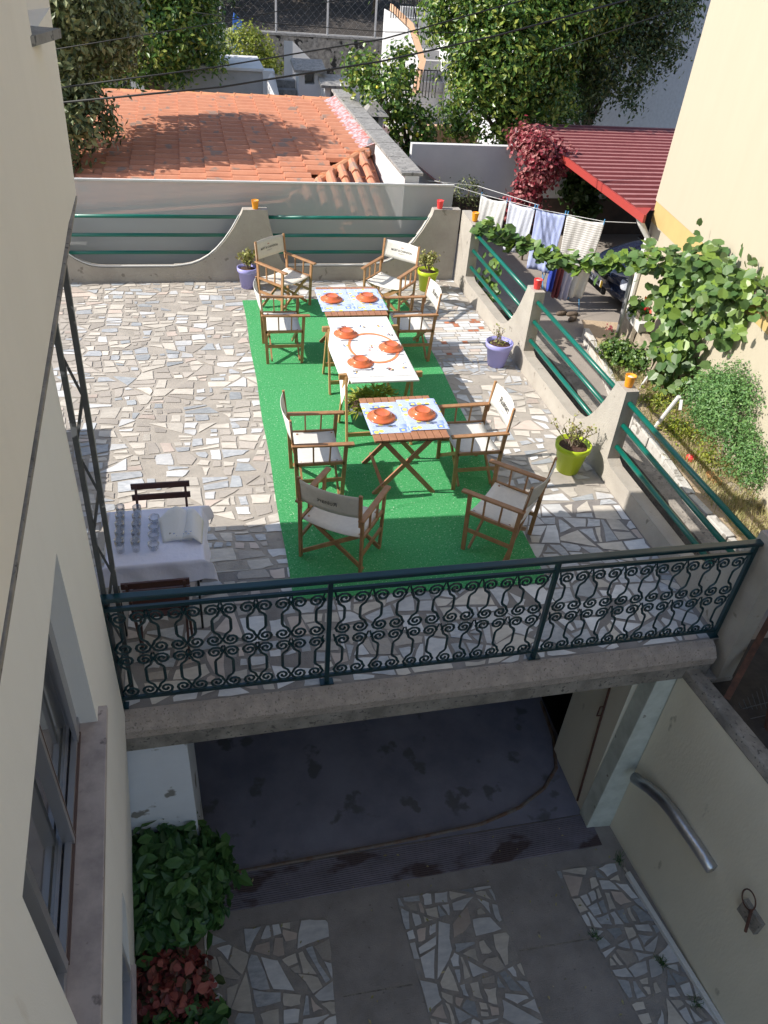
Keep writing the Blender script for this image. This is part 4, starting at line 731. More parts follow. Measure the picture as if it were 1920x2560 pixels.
def chimney(x, y, sx, sy, z0, z1, m_, cap, label, rz=0, grp='chimneys beyond the tile roof'):
    c = empty('chimney', (x, y, z0), label, 'chimney', grp)
    B = MB()
    B.box(x-sx, x+sx, y-sy, y+sy, z0, z1-.26).box(x-sx, x-sx*.45, y-sy, y+sy, z1-.26, z1).box(x+sx*.45, x+sx, y-sy, y+sy, z1-.26, z1).box(x-sx*.45, x+sx*.45, y+sy*.6, y+sy, z1-.26, z1); B.done('shaft', MT[m_], c)
    if cap == 'slab': MB().hexa([(x-sx-.12, y-sy-.12, z1+.002), (x+sx+.12, y-sy-.12, z1+.002), (x+sx+.12, y+sy+.12, z1+.12), (x-sx-.12, y+sy+.12, z1+.12), (x-sx-.12, y-sy-.12, z1+.06), (x+sx+.12, y-sy-.12, z1+.06), (x+sx+.12, y+sy+.12, z1+.2), (x-sx-.12, y+sy+.12, z1+.2)]).done('cap', MT['coping'], c)
    else: MB().add([(x-sx-.1, y-sy-.1, z1), (x+sx+.1, y-sy-.1, z1), (x+sx+.1, y+sy+.1, z1), (x-sx-.1, y+sy+.1, z1), (x, y, z1+.28)], [(3, 2, 1, 0), (0, 1, 4), (1, 2, 4), (2, 3, 4), (3, 0, 4)]).done('cap', MT['coping'], c)
chimney(3.66, 16.8, .16, .16, -.75, 1.36, 'greywall', 'pyramid', 'small grey chimney with a pointed pyramid cap beside the roof parapet')
chimney(3.05, 22.0, .28, .3, -.75, 1.32, 'white', 'slab', 'taller whitewashed chimney with a tilted concrete slab cap')
chimney(3.62, 21.5, .25, .25, -.75, 1.08, 'white', 'slab', 'lower whitewashed chimney with a square smoke opening under its slab')
MB().hexa([(2.62, 23.6, -.75), (2.85, 23.6, -.75), (3.3, 25.0, -.75), (3.1, 25.0, -.75), (2.62, 23.6, 1.75), (2.85, 23.6, 1.75), (3.5, 24.6, 1.2), (3.2, 25, 1.2)]).done('gable_wall', MT['white']); props(bpy.data.objects['gable_wall'], 'narrow white gable wall rising behind the chimneys', 'wall')
MB().box(3.4, 4.6, 16.0, 21.5, -.75, -.2).add([(4.35, 20.3, .65), (4.45, 15.2, .62), (5.0, 15.2, .25), (5.0, 20.3, .3)], [(0, 1, 2, 3)]).done('lean_to', [MT['metalred']]); props(bpy.data.objects['lean_to'], 'dark red lean-to roof on the far side of the roof parapet', 'lean-to')
# annex with its shaded wall painted grey, white gable with AC
t = empty('low_annex', (1.3, 22, -.75), 'low annex behind the tile roof, shaded wall coloured grey beside a lit white corner', 'annex')
MB().box(-.5, 1.9, 22, 24, -.75, 1.25).done('wall', MT['greywall'], t); MB().box(-.55, 1.95, 21.95, 24, 1.251, 1.31).done('coping', MT['white'], t); MB().box(1.905, 2.2, 21.9, 22.3, -.75, 1.28).done('corner', MT['white'], t)
t = empty('white_annex', (1.0, 26, -.75), 'white house corner with sloping top and an air conditioner, behind the left tree', 'annex')
MB().prism([(-1.5, -.75), (1.75, -.75), (1.66, .78), (1.2, 1.75), (.4, 1.78), (-1.5, 1.78)], lambda p, x: (p[0], x, p[1]), 26, 26.6).done('wall', MT['white'], t)
ac = props(MB().box(.45, 1.12, 25.6, 25.9, .85, 1.5).done('air_conditioner', MT['pvc'], bevel=.02), 'white outdoor air conditioner unit mounted on the white house corner', 'air conditioner')
# peach house with stairs
t = empty('stair_house', (6.6, 26.5, -.75), 'white and peach house with an outside staircase between the trees', 'house')
MB().prism([(5.95, -.75), (6.72, -.75), (6.72, .3), (6.85, 1.2), (6.55, 1.95), (6.1, 2.3), (5.95, 2.35)], lambda p, x: (p[0], x+6.4-p[0], p[1]), 26, 26.25).done('wall', MT['white'], t)
MB().prism([(6.73, .3), (6.86, 1.2), (6.56, 1.96), (6.1, 2.32), (6.1, 2.5), (6.62, 2.12), (7.0, 1.25), (6.86, .3)], lambda p, x: (p[0], x+6.4-p[0], p[1]), 25.93, 26.3).done('stringer', MT['peach'], t)
B = MB()
for k in range(8): B.box(6.9, 7.9, 26.2+.3*k, 26.52+.3*k, .3+.25*k, .55+.25*k)
B.done('staircase', MT['greywall'], t)
MB().box(7.9, 9.5, 26.0, 28, -.75, 3).box(6.9, 7.9, 26.3, 28.6, -.75, .28).done('side_wall', MT['white'], t)
B = MB()
for k in range(12): x = 5.98+.075*k; B.bar((x, 25.9, 1.0 if k > 9 else 2.2), (x, 25.9, 3.0), .02, .02)
for k in range(15): x = 6.0+.1*k; B.bar((x, 25.4, .25), (x, 25.4, .98), .02, .02)
B.bar((5.95, 25.4, .98), (7.5, 25.4, .98), .03, .03).bar((6.5, 25.9, 3), (7.0, 25.9, 1.3), .03, .03); B.done('railing', MT['cable'], t)
MB().box(5.5, 6.9, 19.6, 19.8, -.75, .62).done('garden_wall', MT['peach']); props(bpy.data.objects['garden_wall'], 'short peach coloured wall glimpsed beneath the big tree', 'wall')
# rubble wall, fence
props(MB().grid(lambda u, v: (-6+14*u, 30.2+.05*math.sin(u*90), -.8+1.92*v), 60, 8).box(-6, 8, 30.2, 30.6, -.8, 1.1).done('rubble_wall', MT['stonew']), 'dark rubble stone retaining wall below the wire fence', 'wall')
props(MB().box(-6, 8, 30.15, 30.6, 1.13, 1.2).done('wall_coping', MT['coping']), 'grey capping along the top of the rubble wall', 'wall cap')
t = empty('wire_fence', (3, 30.4, 1.2), 'tall wire fence on grey posts above the rubble wall', 'fence')
for x in (-.5, 1.31, 3.12, 4.85, 6.5): MB().tube([(x, 30.4, 1.2), (x, 30.4, 3.6)], .035, 8).done('post', MT['galv'], t)
B = MB()
for k in range(40): a = -3+.26*k; B.bar((a, 30.4, 1.2), (a+2.2, 30.4, 3.4), .002, .002).bar((a+2.2, 30.4, 1.2), (a, 30.4, 3.4), .002, .002)
B.done('wire_mesh', MT['galv'], t)
props(MB().box(1.62, 1.9, 28.9, 29.05, -.75, 1.6).add([(1.62, 28.9, 1.6), (1.62, 29.05, 1.6), (1.9, 28.9, 1.6), (1.9, 29.05, 1.6), (1.66, 28.9, 1.8), (1.66, 29.05, 1.8)], [(0, 2, 4), (1, 5, 3), (0, 4, 5, 1), (2, 3, 5, 4)]).done('blue_post', MT['blue']), 'bright blue post sticking up behind the yellow bush', 'post')
# background white building
t = empty('white_building', (13, 21.5, -.75), 'tall white stucco building behind the big dark tree', 'building'); MB().box(8.6, 22, 21, 30, -.75, 8).done('wall', MT['whiterough'], t)
# yard back wall with dado
t = empty('yard_wall', (7, 16.1, -.75), 'white garden wall with a stained dark foot closing the yard', 'wall')
MB().box(4.3, 13, 16.0, 16.15, .0, 1.0).done('upper_wall', MT['white'], t); MB().box(4.3, 13, 15.99, 16.15, -.75, -.001).done('dado', MT['darkband'], t)
# carport
t = empty('carport', (8.5, 14, -.75), 'carport with a dark red corrugated roof and red edge beside the yellow house', 'carport')
B = MB(); y = 11.2
cz = lambda x, y: 1.2+.03*(y-11)*0
while y < 16.9:
    for a, za, b, zb in ((0, 0, .1, 0), (.1, 0, .14, .045), (.14, .045, .23, .045), (.23, .045, .27, 0)):
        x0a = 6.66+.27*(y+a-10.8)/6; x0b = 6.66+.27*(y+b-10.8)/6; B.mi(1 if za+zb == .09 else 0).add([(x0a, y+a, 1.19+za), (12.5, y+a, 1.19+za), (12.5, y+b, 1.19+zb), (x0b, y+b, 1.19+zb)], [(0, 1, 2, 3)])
    y += .27
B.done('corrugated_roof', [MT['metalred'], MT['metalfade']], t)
MB().hexa([(6.60, 10.8, 1.12), (6.64, 10.8, 1.12), (6.92, 16.95, 1.12), (6.88, 16.95, 1.12), (6.60, 10.8, 1.24), (6.64, 10.8, 1.24), (6.92, 16.95, 1.24), (6.88, 16.95, 1.24)]).add([(6.6, 10.8, 1.2), (7.0, 11.3, 1.2), (6.7, 11.4, 1.2)], [(0, 1, 2)]).done('fascia', MT['fascia'], t)
for x, y in ((6.95, 16.3), (9.6, 11.4)): MB().box(x, x+.06, y, y+.06, -.75, 1.08).done('post', MT['galv'], t)
MB().tube([(6.72, 11.2, 1.15), (6.8, 11.15, 1.0), (6.95, 11.1, .8), (6.95, 11.1, -.7)], .05, 10).done('downpipe', MT['pvc'], t)
# ================================================================ TREES
def tree(label, base, blobs, n, size, m_, tm=LANCE, spread=.16, limbs=6, tr=.13, per=40, name='tree', cat='tree', **k):
    t = empty(name, base, label, cat); bx, by, bz = base; B = MB(); r_ = random.Random(int(bx*31+by*7)); c0 = blobs[0]
    top = Vector((c0[0], c0[1], c0[2]-c0[5]*.3)); mid = Vector((bx+.1, by, (bz+top.z)/2)); B.tube([(bx, by, bz), mid, top], [tr, tr*.75, tr*.5], 8)
    for b in blobs:
        for _ in range(max(1, limbs//len(blobs)+1)):
            e = Vector((b[0]+r_.uniform(-.6, .6)*b[3], b[1]+r_.uniform(-.6, .6)*b[4], b[2]+r_.uniform(-.3, .6)*b[5])); B.tube([mid, (mid+e)/2+Vector((0, 0, .15)), e], [tr*.5, tr*.3, tr*.1], 6)
    B.done('trunk', MT['bark'], t, smooth=True)
    P, Nn = clump_pts(blobs, n, per=per, spread=spread, **k); leaves('crown', P, Nn, size, tm, MT[m_], t); return t
tree('dense dark evergreen tree behind the left end of the tile roof', (-.8, 23, -.75), [(-.9, 22.4, 1.9, 1.6, 1.3, 1.4), (.15, 22.2, 1.9, 1.0, 1.0, 1.2), (-2.3, 22.2, 1.6, 1.1, 1.0, 1.2), (-1.6, 22.6, 3.2, 1.4, 1.2, 1.2), (-.3, 22.6, 3.4, 1.4, 1.2, 1.0)], 38000, .135, 'leafc', per=40, spread=.14)
tree('olive green tree overhanging the left edge of the tile roof, small pointed leaves', (-2.7, 14.8, -.75), [(-2.5, 14.8, 2.2, 1.0, 1.2, 1.3), (-1.75, 14.4, 1.55, .55, .7, .55), (-1.9, 15.3, 3.2, 1.2, 1.4, 1.0), (-2.3, 14.0, 1.3, .5, .6, .7), (-1.7, 16.6, 2.6, 1.0, 1.2, .9)], 26000, .12, 'leafo', per=30, spread=.12)
tree('big bushy citrus tree with glossy light green leaves behind the yard wall', (7.0, 18.1, -.75), [(6.7, 17.9, 2.3, 1.45, 1.2, 1.6), (7.6, 18.1, 3.4, 1.6, 1.2, 1.3), (6.3, 17.8, 1.3, .9, .9, .8), (7.5, 17.7, 1.5, .9, .8, .9), (6.9, 18.6, 2.4, 1.2, .8, 1.5), (5.9, 18.2, 3.2, 1.0, .8, 1.0)], 46000, .12, 'leafc', per=44, spread=.14, shell=.6)
tree('darker dense tree on the right of the citrus tree, before the white building', (9.4, 19.2, -.75), [(9.4, 19.1, 2.3, 1.5, 1.2, 1.3), (10.3, 19.3, 3.2, 1.4, 1.2, 1.3), (8.6, 18.9, 1.6, 1.0, .9, .9), (9.2, 19.2, 3.7, 1.6, 1.2, 1.0)], 40000, .10, 'leafvd', per=40, spread=.14)
lt = tree('small lemon tree with loose branches beside the roof parapet', (4.6, 17.6, -.75), [(4.0, 17.2, 1.55, .55, .6, .55), (4.55, 17.3, 1.0, .5, .6, .5), (3.5, 17.6, 1.95, .3, .4, .35), (4.8, 17.0, .55, .35, .4, .4), (4.3, 17.5, 2.1, .3, .3, .35)], 4200, .085, 'leafc', BROAD, spread=.12, per=20, tr=.06)
for k, (x, y, z) in enumerate(((4.72, 16.75, .62), (3.75, 17.0, 1.8), (4.35, 16.8, 1.15), (4.6, 16.8, 1.0))): MB().lathe([(.002, -.045), (.03, -.03), (.036, 0), (.03, .03), (.002, .05)], (x, y, z), 10, cap=False).done('lemon', MT['lemon'], lt, smooth=True)
tree('rounded yellow green bush in front of the rubble wall', (1.75, 25.2, -.75), [(1.75, 25, 1.1, .75, .6, .75), (2.1, 25, .8, .6, .6, .5)], 5000, .10, 'leafy', spread=.11, per=25, tr=.05, cat='bush', name='yellow_bush')
for i, (x, y, z, r0, lb) in enumerate(((1.0, 34, 2.9, 1.9, 'dark shrub behind the fence above the blue post'), (4.4, 35, 3.2, 1.6, 'dark shrub behind the fence in line with the chimneys'), (7.2, 34.5, 3.3, 1.8, 'dark shrub behind the fence beside the staircase house'), (-2.5, 33.5, 3.0, 2.2, 'dark shrub behind the fence at its left end'))):
    tree(lb, (x, y, 1.0), [(x, y, z, r0, 1.2, 1.4)], 4500, .16, 'leafvd', spread=.25, per=30, name='hill_shrub', cat='shrub', tr=.08)
# creeper, ivy, kiwi vine
t = empty('red_creeper', (6.3, 14.4, -.75), 'crimson leaved creeper hanging from the front corner of the carport', 'creeper')
P, Nn = clump_pts([(6.35, 14.45, 1.0, .35, .3, .6), (6.2, 14.4, .35, .32, .3, .45), (6.75, 14.6, 1.05, .28, .25, .35), (5.95, 14.3, .25, .2, .2, .25), (6.5, 15.4, 1.2, .3, .7, .2)], 7500, per=24, spread=.08, shell=.4); leaves('foliage', P, Nn, .075, BROAD, MT['creeper'], t)
MB().tube([(6.35, 14.4, -.75), (6.3, 14.4, .2), (6.4, 14.45, 1.1)], .025, 6).done('stem', MT['bark'], t)
t = empty('wall_ivy', (8.0, 15.75, -.75), 'dark climbing ivy on the wall in the shade of the carport', 'ivy')
P, Nn = clump_pts([(7.95, 15.75, .3, .35, .12, .6), (8.2, 15.75, -.3, .3, .1, .35), (8.5, 15.75, .4, .3, .1, .25)], 1500, per=20, spread=.09, shell=.4); leaves('foliage', P, Nn, .12, BROAD, MT['leafd'], t)
for i, (x, z, n_, lb) in enumerate(((4.95, .15, 350, 'small wispy shrub against the white yard wall, left one'), (5.5, .25, 450, 'small grey green shrub against the white yard wall beside the red creeper'))):
    t = empty('wall_shrub', (x, 15.7, -.75), lb, 'shrub', 'wispy shrubs against the yard wall'); MB().tube([(x, 15.7, -.75), (x, 15.7, z)], .015, 5).done('stem', MT['bark'], t)
    P, Nn = clump_pts([(x, 15.7, z-.1, .28, .15, .3)], n_, per=12, spread=.07); leaves('foliage', P, Nn, .06, LANCE, MT['leafo'], t)
# kiwi vine: string along the parapet top to a mass on the wall
VS = [(4.05, 10.9, 1.04), (4.6, 10.7, .86), (5.1, 10.3, .78), (5.5, 9.9, .84), (5.95, 9.6, 1.0), (6.2, 9.2, 1.18), (6.35, 8.6, 1.32), (6.3, 7.9, 1.36), (6.2, 7.3, 1.4)]
t = empty('kiwi_vine', (6.4, 9.0, -.75), 'broad leaved kiwi vine trained across the yard and down the yellow house wall', 'vine')
MB().tube(VS, .012, 6).tube([(6.5, 8.6, -.6), (6.4, 8.7, .3), (6.35, 8.6, 1.3)], .03, 6).tube([(6.25, 9.2, 1.15), (6.5, 9.6, .4), (6.45, 9.6, -.6)], .02, 6).done('stem', MT['bark'], t)
P = []; Nn = []
for a, b in zip(VS, VS[1:]):
    a, b = np.array(a), np.array(b); big = a[0] > 5.8
    for k in range(int(np.linalg.norm(b-a)*(150 if not big else 180))):
        f = NR.random(); sp = .075 if not big else .15; P.append(a+(b-a)*f+NR.normal(0, sp, 3)*np.array((1, 1, .8))-np.array((0, 0, .02))); Nn.append((-.35, -.25, 1))
for (x, y, z, sx, sy, sz, n_) in ((6.35, 9.1, .75, .22, .38, .38, 260), (6.3, 8.7, .25, .2, .32, .35, 170), (6.3, 8.45, -.15, .18, .22, .3, 90), (6.35, 8.3, 1.15, .2, .5, .25, 220), (6.3, 7.9, .85, .15, .25, .25, 70), (4.25, 10.75, .2, .12, .3, .45, 60)):
    for k in range(n_): P.append((x+NR.normal(0, sx*.6), y+NR.normal(0, sy*.6), z+NR.normal(0, sz*.6))); Nn.append((-1, -.4, .45))
P = np.array(P); leaves('foliage', P, Nn, .115, ROUND, MT['kiwi'], t, jit=.45, var=.4)
# ================================================================ CLOTHESLINE, RACK, SHOES
t = empty('clothesline', (5.5, 12.1, -.75), 'thin white clothesline stretched from the parapet corner to the carport', 'clothesline')
LA, LB = Vector((4.80, 12.95, .90)), Vector((6.42, 11.62, .885))
MB().tube([(4.05, 13.4, 1.0), LA, (5.6, 12.27, .865), LB, (7.0, 11.4, .93)], .005, 5).tube([(3.9, 13.3, 1.02), (4.8, 13.3, .95), (5.6, 12.4, .9)], .005, 5).done('line', MT['pvc'], t)
tw = [(-.02, .23, 'towel', .62, 'plain white towel at the parapet end of the clothesline'), (.225, .22, 'towelc', .80, 'white towel pegged second on the clothesline'), (.455, .24, 'towelb', 1.0, 'pale blue towel pegged in the middle of the clothesline'), (.705, .30, 'stripe', .78, 'grey striped towel pegged last on the clothesline')]
dl = LB-LA; ofs = Vector((dl.y, -dl.x, 0)).normalized()
for i, (f0, fw_, m_, h, lb) in enumerate(tw):
    def fn(u, v, f0=f0, fw_=fw_, h=h, i=i):
        p = LA+dl*(f0+fw_*(u*(1-.12*v)+.06*v)); p.z += -.012-h*v-.05*math.sin(u*3.14)*(1-v)*.8; return p+ofs*(.02*math.sin(u*9+i*2+v*3)*(.2+v)+.006*math.sin(u*31+v*5)+.04*v)
    props(MB().grid(fn, 22, 14).done('hanging_towel', MT[m_], smooth=True, solid=.004), lb, 'towel', 'towels on the clothesline')
B = MB()
for i, (f0, fw_, m_, h, lb) in enumerate(tw):
    for e in (f0+.005, f0+fw_-.005):
        p = LA+dl*e; g = props(MB().bar((p.x, p.y, p.z-.05), (p.x+.004, p.y, p.z+.035), .012, .014).bar((p.x+.008, p.y+.008, p.z-.05), (p.x, p.y, p.z+.035), .01, .01).done('clothes_peg', MT['peg']), 'blue clothes peg at the '+('left','right')[e > f0+.1]+' corner of the '+('plain short','plain longer','pale blue','grey striped')[i]+' towel', 'clothes peg', 'blue clothes pegs')
t = empty('drying_rack', (6.05, 12.1, -.75), 'low drying rack with thin blue legs, half hidden behind the vine', 'drying rack')
MB().tube([(5.75, 11.95, .12), (6.55, 11.9, .12)], .008, 5).tube([(5.75, 12.35, .12), (6.55, 12.3, .12)], .008, 5).tube([(5.8, 11.95, .12), (5.8, 12.35, .12)], .008, 5).done('rails', MT['pvc'], t)
for a, b in (((5.8, 11.95, .12), (5.85, 12.4, -.74)), ((5.8, 12.35, .12), (5.82, 11.9, -.74)), ((6.5, 11.95, .12), (6.5, 12.4, -.74)), ((6.5, 12.35, .12), (6.5, 11.9, -.74))): MB().tube([a, b], .009, 6).done('leg', MT['peg'], t)
for x, w, h, m_, lb in ((5.80, .11, .5, 'clothblue', 'royal blue cloth hanging on the drying rack'), (5.92, .13, .62, 'clothmar', 'maroon garment hanging on the drying rack'), (6.06, .17, .66, 'towell', 'lilac garment hanging on the drying rack'), (6.24, .3, .62, 'towel', 'white shirt hanging on the drying rack')):
    props(MB().grid(lambda u, v: (x+w*u, 11.93+.04*math.sin(u*11+v*3)*(.3+v)-.02, .13-h*v-.02*math.sin(u*3)), 12, 8).done('hanging_garment', MT[m_], smooth=True, solid=.005), lb, 'garment', 'clothes on the drying rack')
for i, (x, y, a) in enumerate(((6.10, 11.75, .3), (6.28, 11.7, .1), (6.2, 11.5, .6))):
    B = MB().lathe([(.001, 0), (.05, .005), (.055, .03), (.04, .06), (.02, .065)], (0, 0, 0), 14); ca, sa = math.cos(a), math.sin(a); B.v = [(x+ca*vx*2.2-sa*vy, y+sa*vx*2.2+ca*vy, -.745+vz) for vx, vy, vz in B.v]
    props(B.done('shoe', MT['bark'], smooth=True), ('brown shoe nearest the drying rack legs on the yard floor', 'brown shoe nearest the parked car on the yard floor', 'brown shoe lying in front of the other two')[i], 'shoe', 'brown shoes by the drying rack')
# ================================================================ CAR (faces -X)
t = empty('parked_car', (8.9, 12.25, -.75), 'dark blue car parked under the carport, its front corner showing behind the vine', 'car')
cx0, cyc, gz = 6.85, 12.2, -.75
st = [(0, .56, .30, .60), (.10, .70, .22, .70), (.35, .80, .20, .78), (.9, .85, .20, .92), (1.15, .86, .2, .98), (1.8, .86, .2, 1.0), (3.2, .86, .2, 1.0), (3.75, .82, .22, .98), (3.95, .7, .3, .8)]
B = MB(); rings = []
for xx, hw, zb, zt in st:
    rg = [(-hw*.86, zb), (-hw, zb+.12), (-hw, zb+(zt-zb)*.55), (-hw*.95, zt-.1), (-hw*.78, zt), (-hw*.3, zt+.025), (hw*.3, zt+.025), (hw*.78, zt), (hw*.95, zt-.1), (hw, zb+(zt-zb)*.55), (hw, zb+.12), (hw*.86, zb)]
    rings.append([(cx0+xx+.22*(abs(a)/hw)**2*(1 if xx < .2 else 0), cyc+a, gz+b) for a, b in rg])
k = 12; B.add([v for r0 in rings for v in r0], [(i*k+j, i*k+(j+1) % k, (i+1)*k+(j+1) % k, (i+1)*k+j) for i in range(len(st)-1) for j in range(k)]+[tuple(range(k)), tuple(range((len(st)-1)*k, len(st)*k))])
o = B.done('body', MT['carp'], t, smooth=True); md = o.modifiers.new('sub', 'SUBSURF'); md.levels = md.render_levels = 2
B = MB().hexa([(cx0+.95, cyc-.72, gz+.96), (cx0+3.7, cyc-.72, gz+.98), (cx0+3.7, cyc+.72, gz+.98), (cx0+.95, cyc+.72, gz+.96), (cx0+1.6, cyc-.58, gz+1.42), (cx0+3.2, cyc-.58, gz+1.42), (cx0+3.2, cyc+.58, gz+1.42), (cx0+1.6, cyc+.58, gz+1.42)]); o = B.done('cabin', MT['carglass'], t, bevel=.06)
for yy, s in ((cyc-.62, -1), (cyc+.62, 1)):
    B = MB().lathe([(.001, -.10), (.13, -.09), (.16, 0), (.12, .06), (.001, .07)], (0, 0, 0), 18); B.v = [(cx0+.27+vz*.9+vx*.55, yy+vx*.45+vy*.75, gz+.60+vy*.25+vx*.35) for vx, vy, vz in B.v]; B.done('headlight', MT['lamp'], t, smooth=True)
MB().box(cx0+.0, cx0+.06, cyc-.34, cyc+.34, gz+.3, gz+.40).box(cx0-.01, cx0+.05, cyc-.3, cyc+.3, gz+.56, gz+.64).done('grille', MT['tyre'], t, bevel=.01)
pl = MB().box(cx0-.045, cx0-.03, cyc-.26, cyc+.22, gz+.42, gz+.53).done('number_plate', MT['plate'], t); MB().box(cx0-.045, cx0-.03, cyc-.31, cyc-.262, gz+.42, gz+.53).done('plate_band', MT['plateyel'], pl)
v, f = text_mesh('44-91-XM', .1); link('plate_text', [(cx0-.047, cyc-.02-a, gz+.475+b) for a, b, _ in v], f, MT['ink'], None, pl)
for x in (cx0+.75, cx0+3.2):
    for s in (-1, 1):
        B = MB().lathe([(.19, -.09), (.3, -.085), (.31, 0), (.3, .085), (.19, .09)], (0, 0, 0), 24); B.v = [(x+vx, cyc+s*.76+vz, gz+.31+vy) for vx, vy, vz in B.v]; w = B.done('wheel', MT['tyre'], t, smooth=False)
# ================================================================ GARDEN
props(MB().tube([(6.22, 10.0, -.6), (6.0, 9.72, .74)], .035, 12).done('leaning_pipe', MT['galv'], smooth=True), 'grey metal pipe standing at the garden corner in front of the parked car', 'pipe')
props(MB().bar((6.32, 9.75, -.6), (6.2, 9.6, .25), .05, .03).bar((6.38, 9.68, -.6), (6.27, 9.55, .2), .04, .02).done('timber_props', MT['oldwood']), 'old grey timber props leaning beside the grey metal pipe', 'timber')
props(MB().tube([(5.72, 7.75, -.6), (5.78, 7.55, .0)], .028, 10).bar((5.79, 7.5, -.02), (5.76, 7.42, -.12), .03, .03).done('white_pole', MT['pvc'], smooth=False), 'white plastic pole sticking up from the dry garden soil', 'pole')
props(MB().tube([(6.08, 8.85, -.6), (6.16, 8.8, -.3)], .016, 8).done('white_stake', MT['pvc']), 'white lower part of the garden stake', 'stake')
props(MB().tube([(6.16, 8.8, -.3), (6.26, 8.78, .12)], .02, 8).done('wooden_stake', MT['oldwood']), 'brown wooden stake rising above the white stake in the garden', 'stake')
props(MB().tube([(6.02, 5.5, -.6), (6.05, 5.45, -.05)], .018, 8).done('pale_stake', MT['pvc']), 'pale stake near the lower end of the garden, by the loose plank', 'stake')
t = empty('ledge', (6.4, 9.7, -.6), 'low rendered ledge carrying the flower box at the foot of the vine', 'ledge')
MB().hexa([(6.38, 10.3, -.6), (6.48, 10.3, -.6), (6.3, 8.9, -.6), (6.2, 8.9, -.6), (6.38, 10.3, -.05), (6.48, 10.3, -.05), (6.3, 8.9, -.05), (6.2, 8.9, -.05)]).done('wall', MT['oldwood'], t)
t = empty('flower_box', (6.38, 9.75, -.05), 'white flower box with small plants and blossoms on the ledge', 'flower box')
MB().hexa([(6.28, 10.0, -.045), (6.42, 10.02, -.045), (6.34, 9.5, -.045), (6.2, 9.48, -.045), (6.25, 10.03, .11), (6.45, 10.05, .11), (6.37, 9.47, .11), (6.17, 9.45, .11)]).done('box', MT['pvc'], t, bevel=.005)
P, Nn = clump_pts([(6.31, 9.8, .16, .10, .26, .10)], 420, per=10, spread=.05, shell=.2); leaves('plants', P, Nn, .06, BROAD, MT['kiwi'], t)
t = empty('pinwheel', (6.32, 9.62, .1), 'toy pinwheel with five coloured petals stuck in the flower box', 'pinwheel')
for k, c in enumerate(((.9, .2, .02), (.45, .4, .02), (.6, .12, .08), (.75, .02, .03), (.02, .45, .08))):
    a = R(72*k+60+36*0); P0 = Vector((6.30, 9.6, .32)); ex = Vector((.25, -.97, 0)); ez = Vector((0, .2, 1)); d = ex*math.cos(R(115-72*k))+ez*math.sin(R(115-72*k)); s_ = ex*math.sin(R(115-72*k))-ez*math.cos(R(115-72*k))
    MB().add([P0+d*.02, P0+d*.06+s_*.03, P0+d*.11+s_*.025, P0+d*.13, P0+d*.11-s_*.025, P0+d*.06-s_*.03], [(0, 1, 2, 3, 4, 5)]).done('petal', mat('petal_colour', c, .4), t, solid=.004)
MB().tube([(6.31, 9.62, .05), (6.3, 9.6, .32)], .004, 5).done('stick', MT['pvc'], t)
# shrubs, weeds
t = empty('garden_shrub', (6.2, 6.9, -.6), 'feathery bright green shrub filling the corner under the yellow house wall', 'shrub')
P, Nn = clump_pts([(6.2, 7.1, .05, .32, .6, .5), (6.15, 6.4, -.25, .22, .4, .3), (6.3, 7.7, -.15, .22, .35, .4)], 14000, per=22, spread=.075, shell=.45); leaves('foliage', P, Nn, .042, LANCE, MT['feath'], t)
MB().tube([(6.2, 6.9, -.6), (6.2, 7.0, 0)], .02, 6).done('stem', MT['bark'], t)
t = empty('corner_shrub', (6.0, 9.5, -.6), 'low tangled green plant at the garden corner by the metal pipe', 'shrub')
P, Nn = clump_pts([(6.05, 9.6, -.45, .22, .35, .2), (6.2, 9.2, -.4, .15, .25, .2), (6.3, 9.0, -.3, .12, .2, .2)], 2200, per=16, spread=.06, shell=.3); leaves('foliage', P, Nn, .055, BROAD, MT['kiwi'], t); P, Nn = clump_pts([(5.98, 9.9, -.2, .06, .06, .06)], 24, per=8, spread=.02); leaves('blossoms', P, Nn, .04, BROAD, MT['creeper'], t)
P = []; Nn = []; D = []
for k in range(13000):
    y = NR.uniform(4.2, 10.2); xl = 5.52+.1*max(0, y-8)*2; xh = 6.0+(y-4.2)*.13; x = xl+(xh-xl)*NR.random()**.7
    if NR.random() > .35+.65*(math.sin(x*9+y*3)*math.sin(y*5-x*4) > -.1): continue
    P.append((x, y, -.6+NR.uniform(0, .02))); Nn.append((NR.normal(), NR.normal(), .2)); D.append((NR.normal()*.5, NR.normal()*.5, 1))
props(leaves('dry_grass', P, Nn, .10, BLADE, MT['dryg'], None, dirs=D, jit=.2, var=.6), 'dry yellowish grass and weeds over the garden soil', 'grass', kind='stuff')
P = []; Nn = []
for (x, y, r0, n_) in ((5.98, 7.6, .2, 800), (6.05, 8.3, .2, 450), (6.0, 6.9, .15, 300)):
    for k in range(n_): P.append((x+NR.normal(0, r0*.5), y+NR.normal(0, r0*.7), -.58+abs(NR.normal(0, .09)))); Nn.append((0, 0, 1))
props(leaves('low_weeds', P, Nn, .05, LANCE, MT['leafy'], None), 'yellow green low weeds around the white pole', 'weeds', kind='stuff')
for (a, b, w, lb) in (((6.03, 6.45, -.57), (6.1, 6.0, -.57), .09, 'grey loose plank lying beside the feathery shrub'), ((5.95, 6.95, -.57), (6.05, 6.7, -.56), .12, 'weathered board fragment lying in the weeds')): props(MB().bar(a, b, w, .025).done('loose_plank', MT['oldwood']), lb, 'plank', 'loose boards in the garden')
props(MB().box(5.85, 5.93, 6.45, 6.68, -.6, -.54).done('loose_brick', MT['brick'], bevel=.006), 'orange brick lying loose on the garden soil', 'brick'); props(MB().lathe([(.05, 0), (.06, .05), (.03, .08), (.001, .08)], (5.82, 7.0, -.6), 14).done('plastic_lid', MT['cupr']), 'small red plastic lid lying in the garden weeds', 'plastic lid')
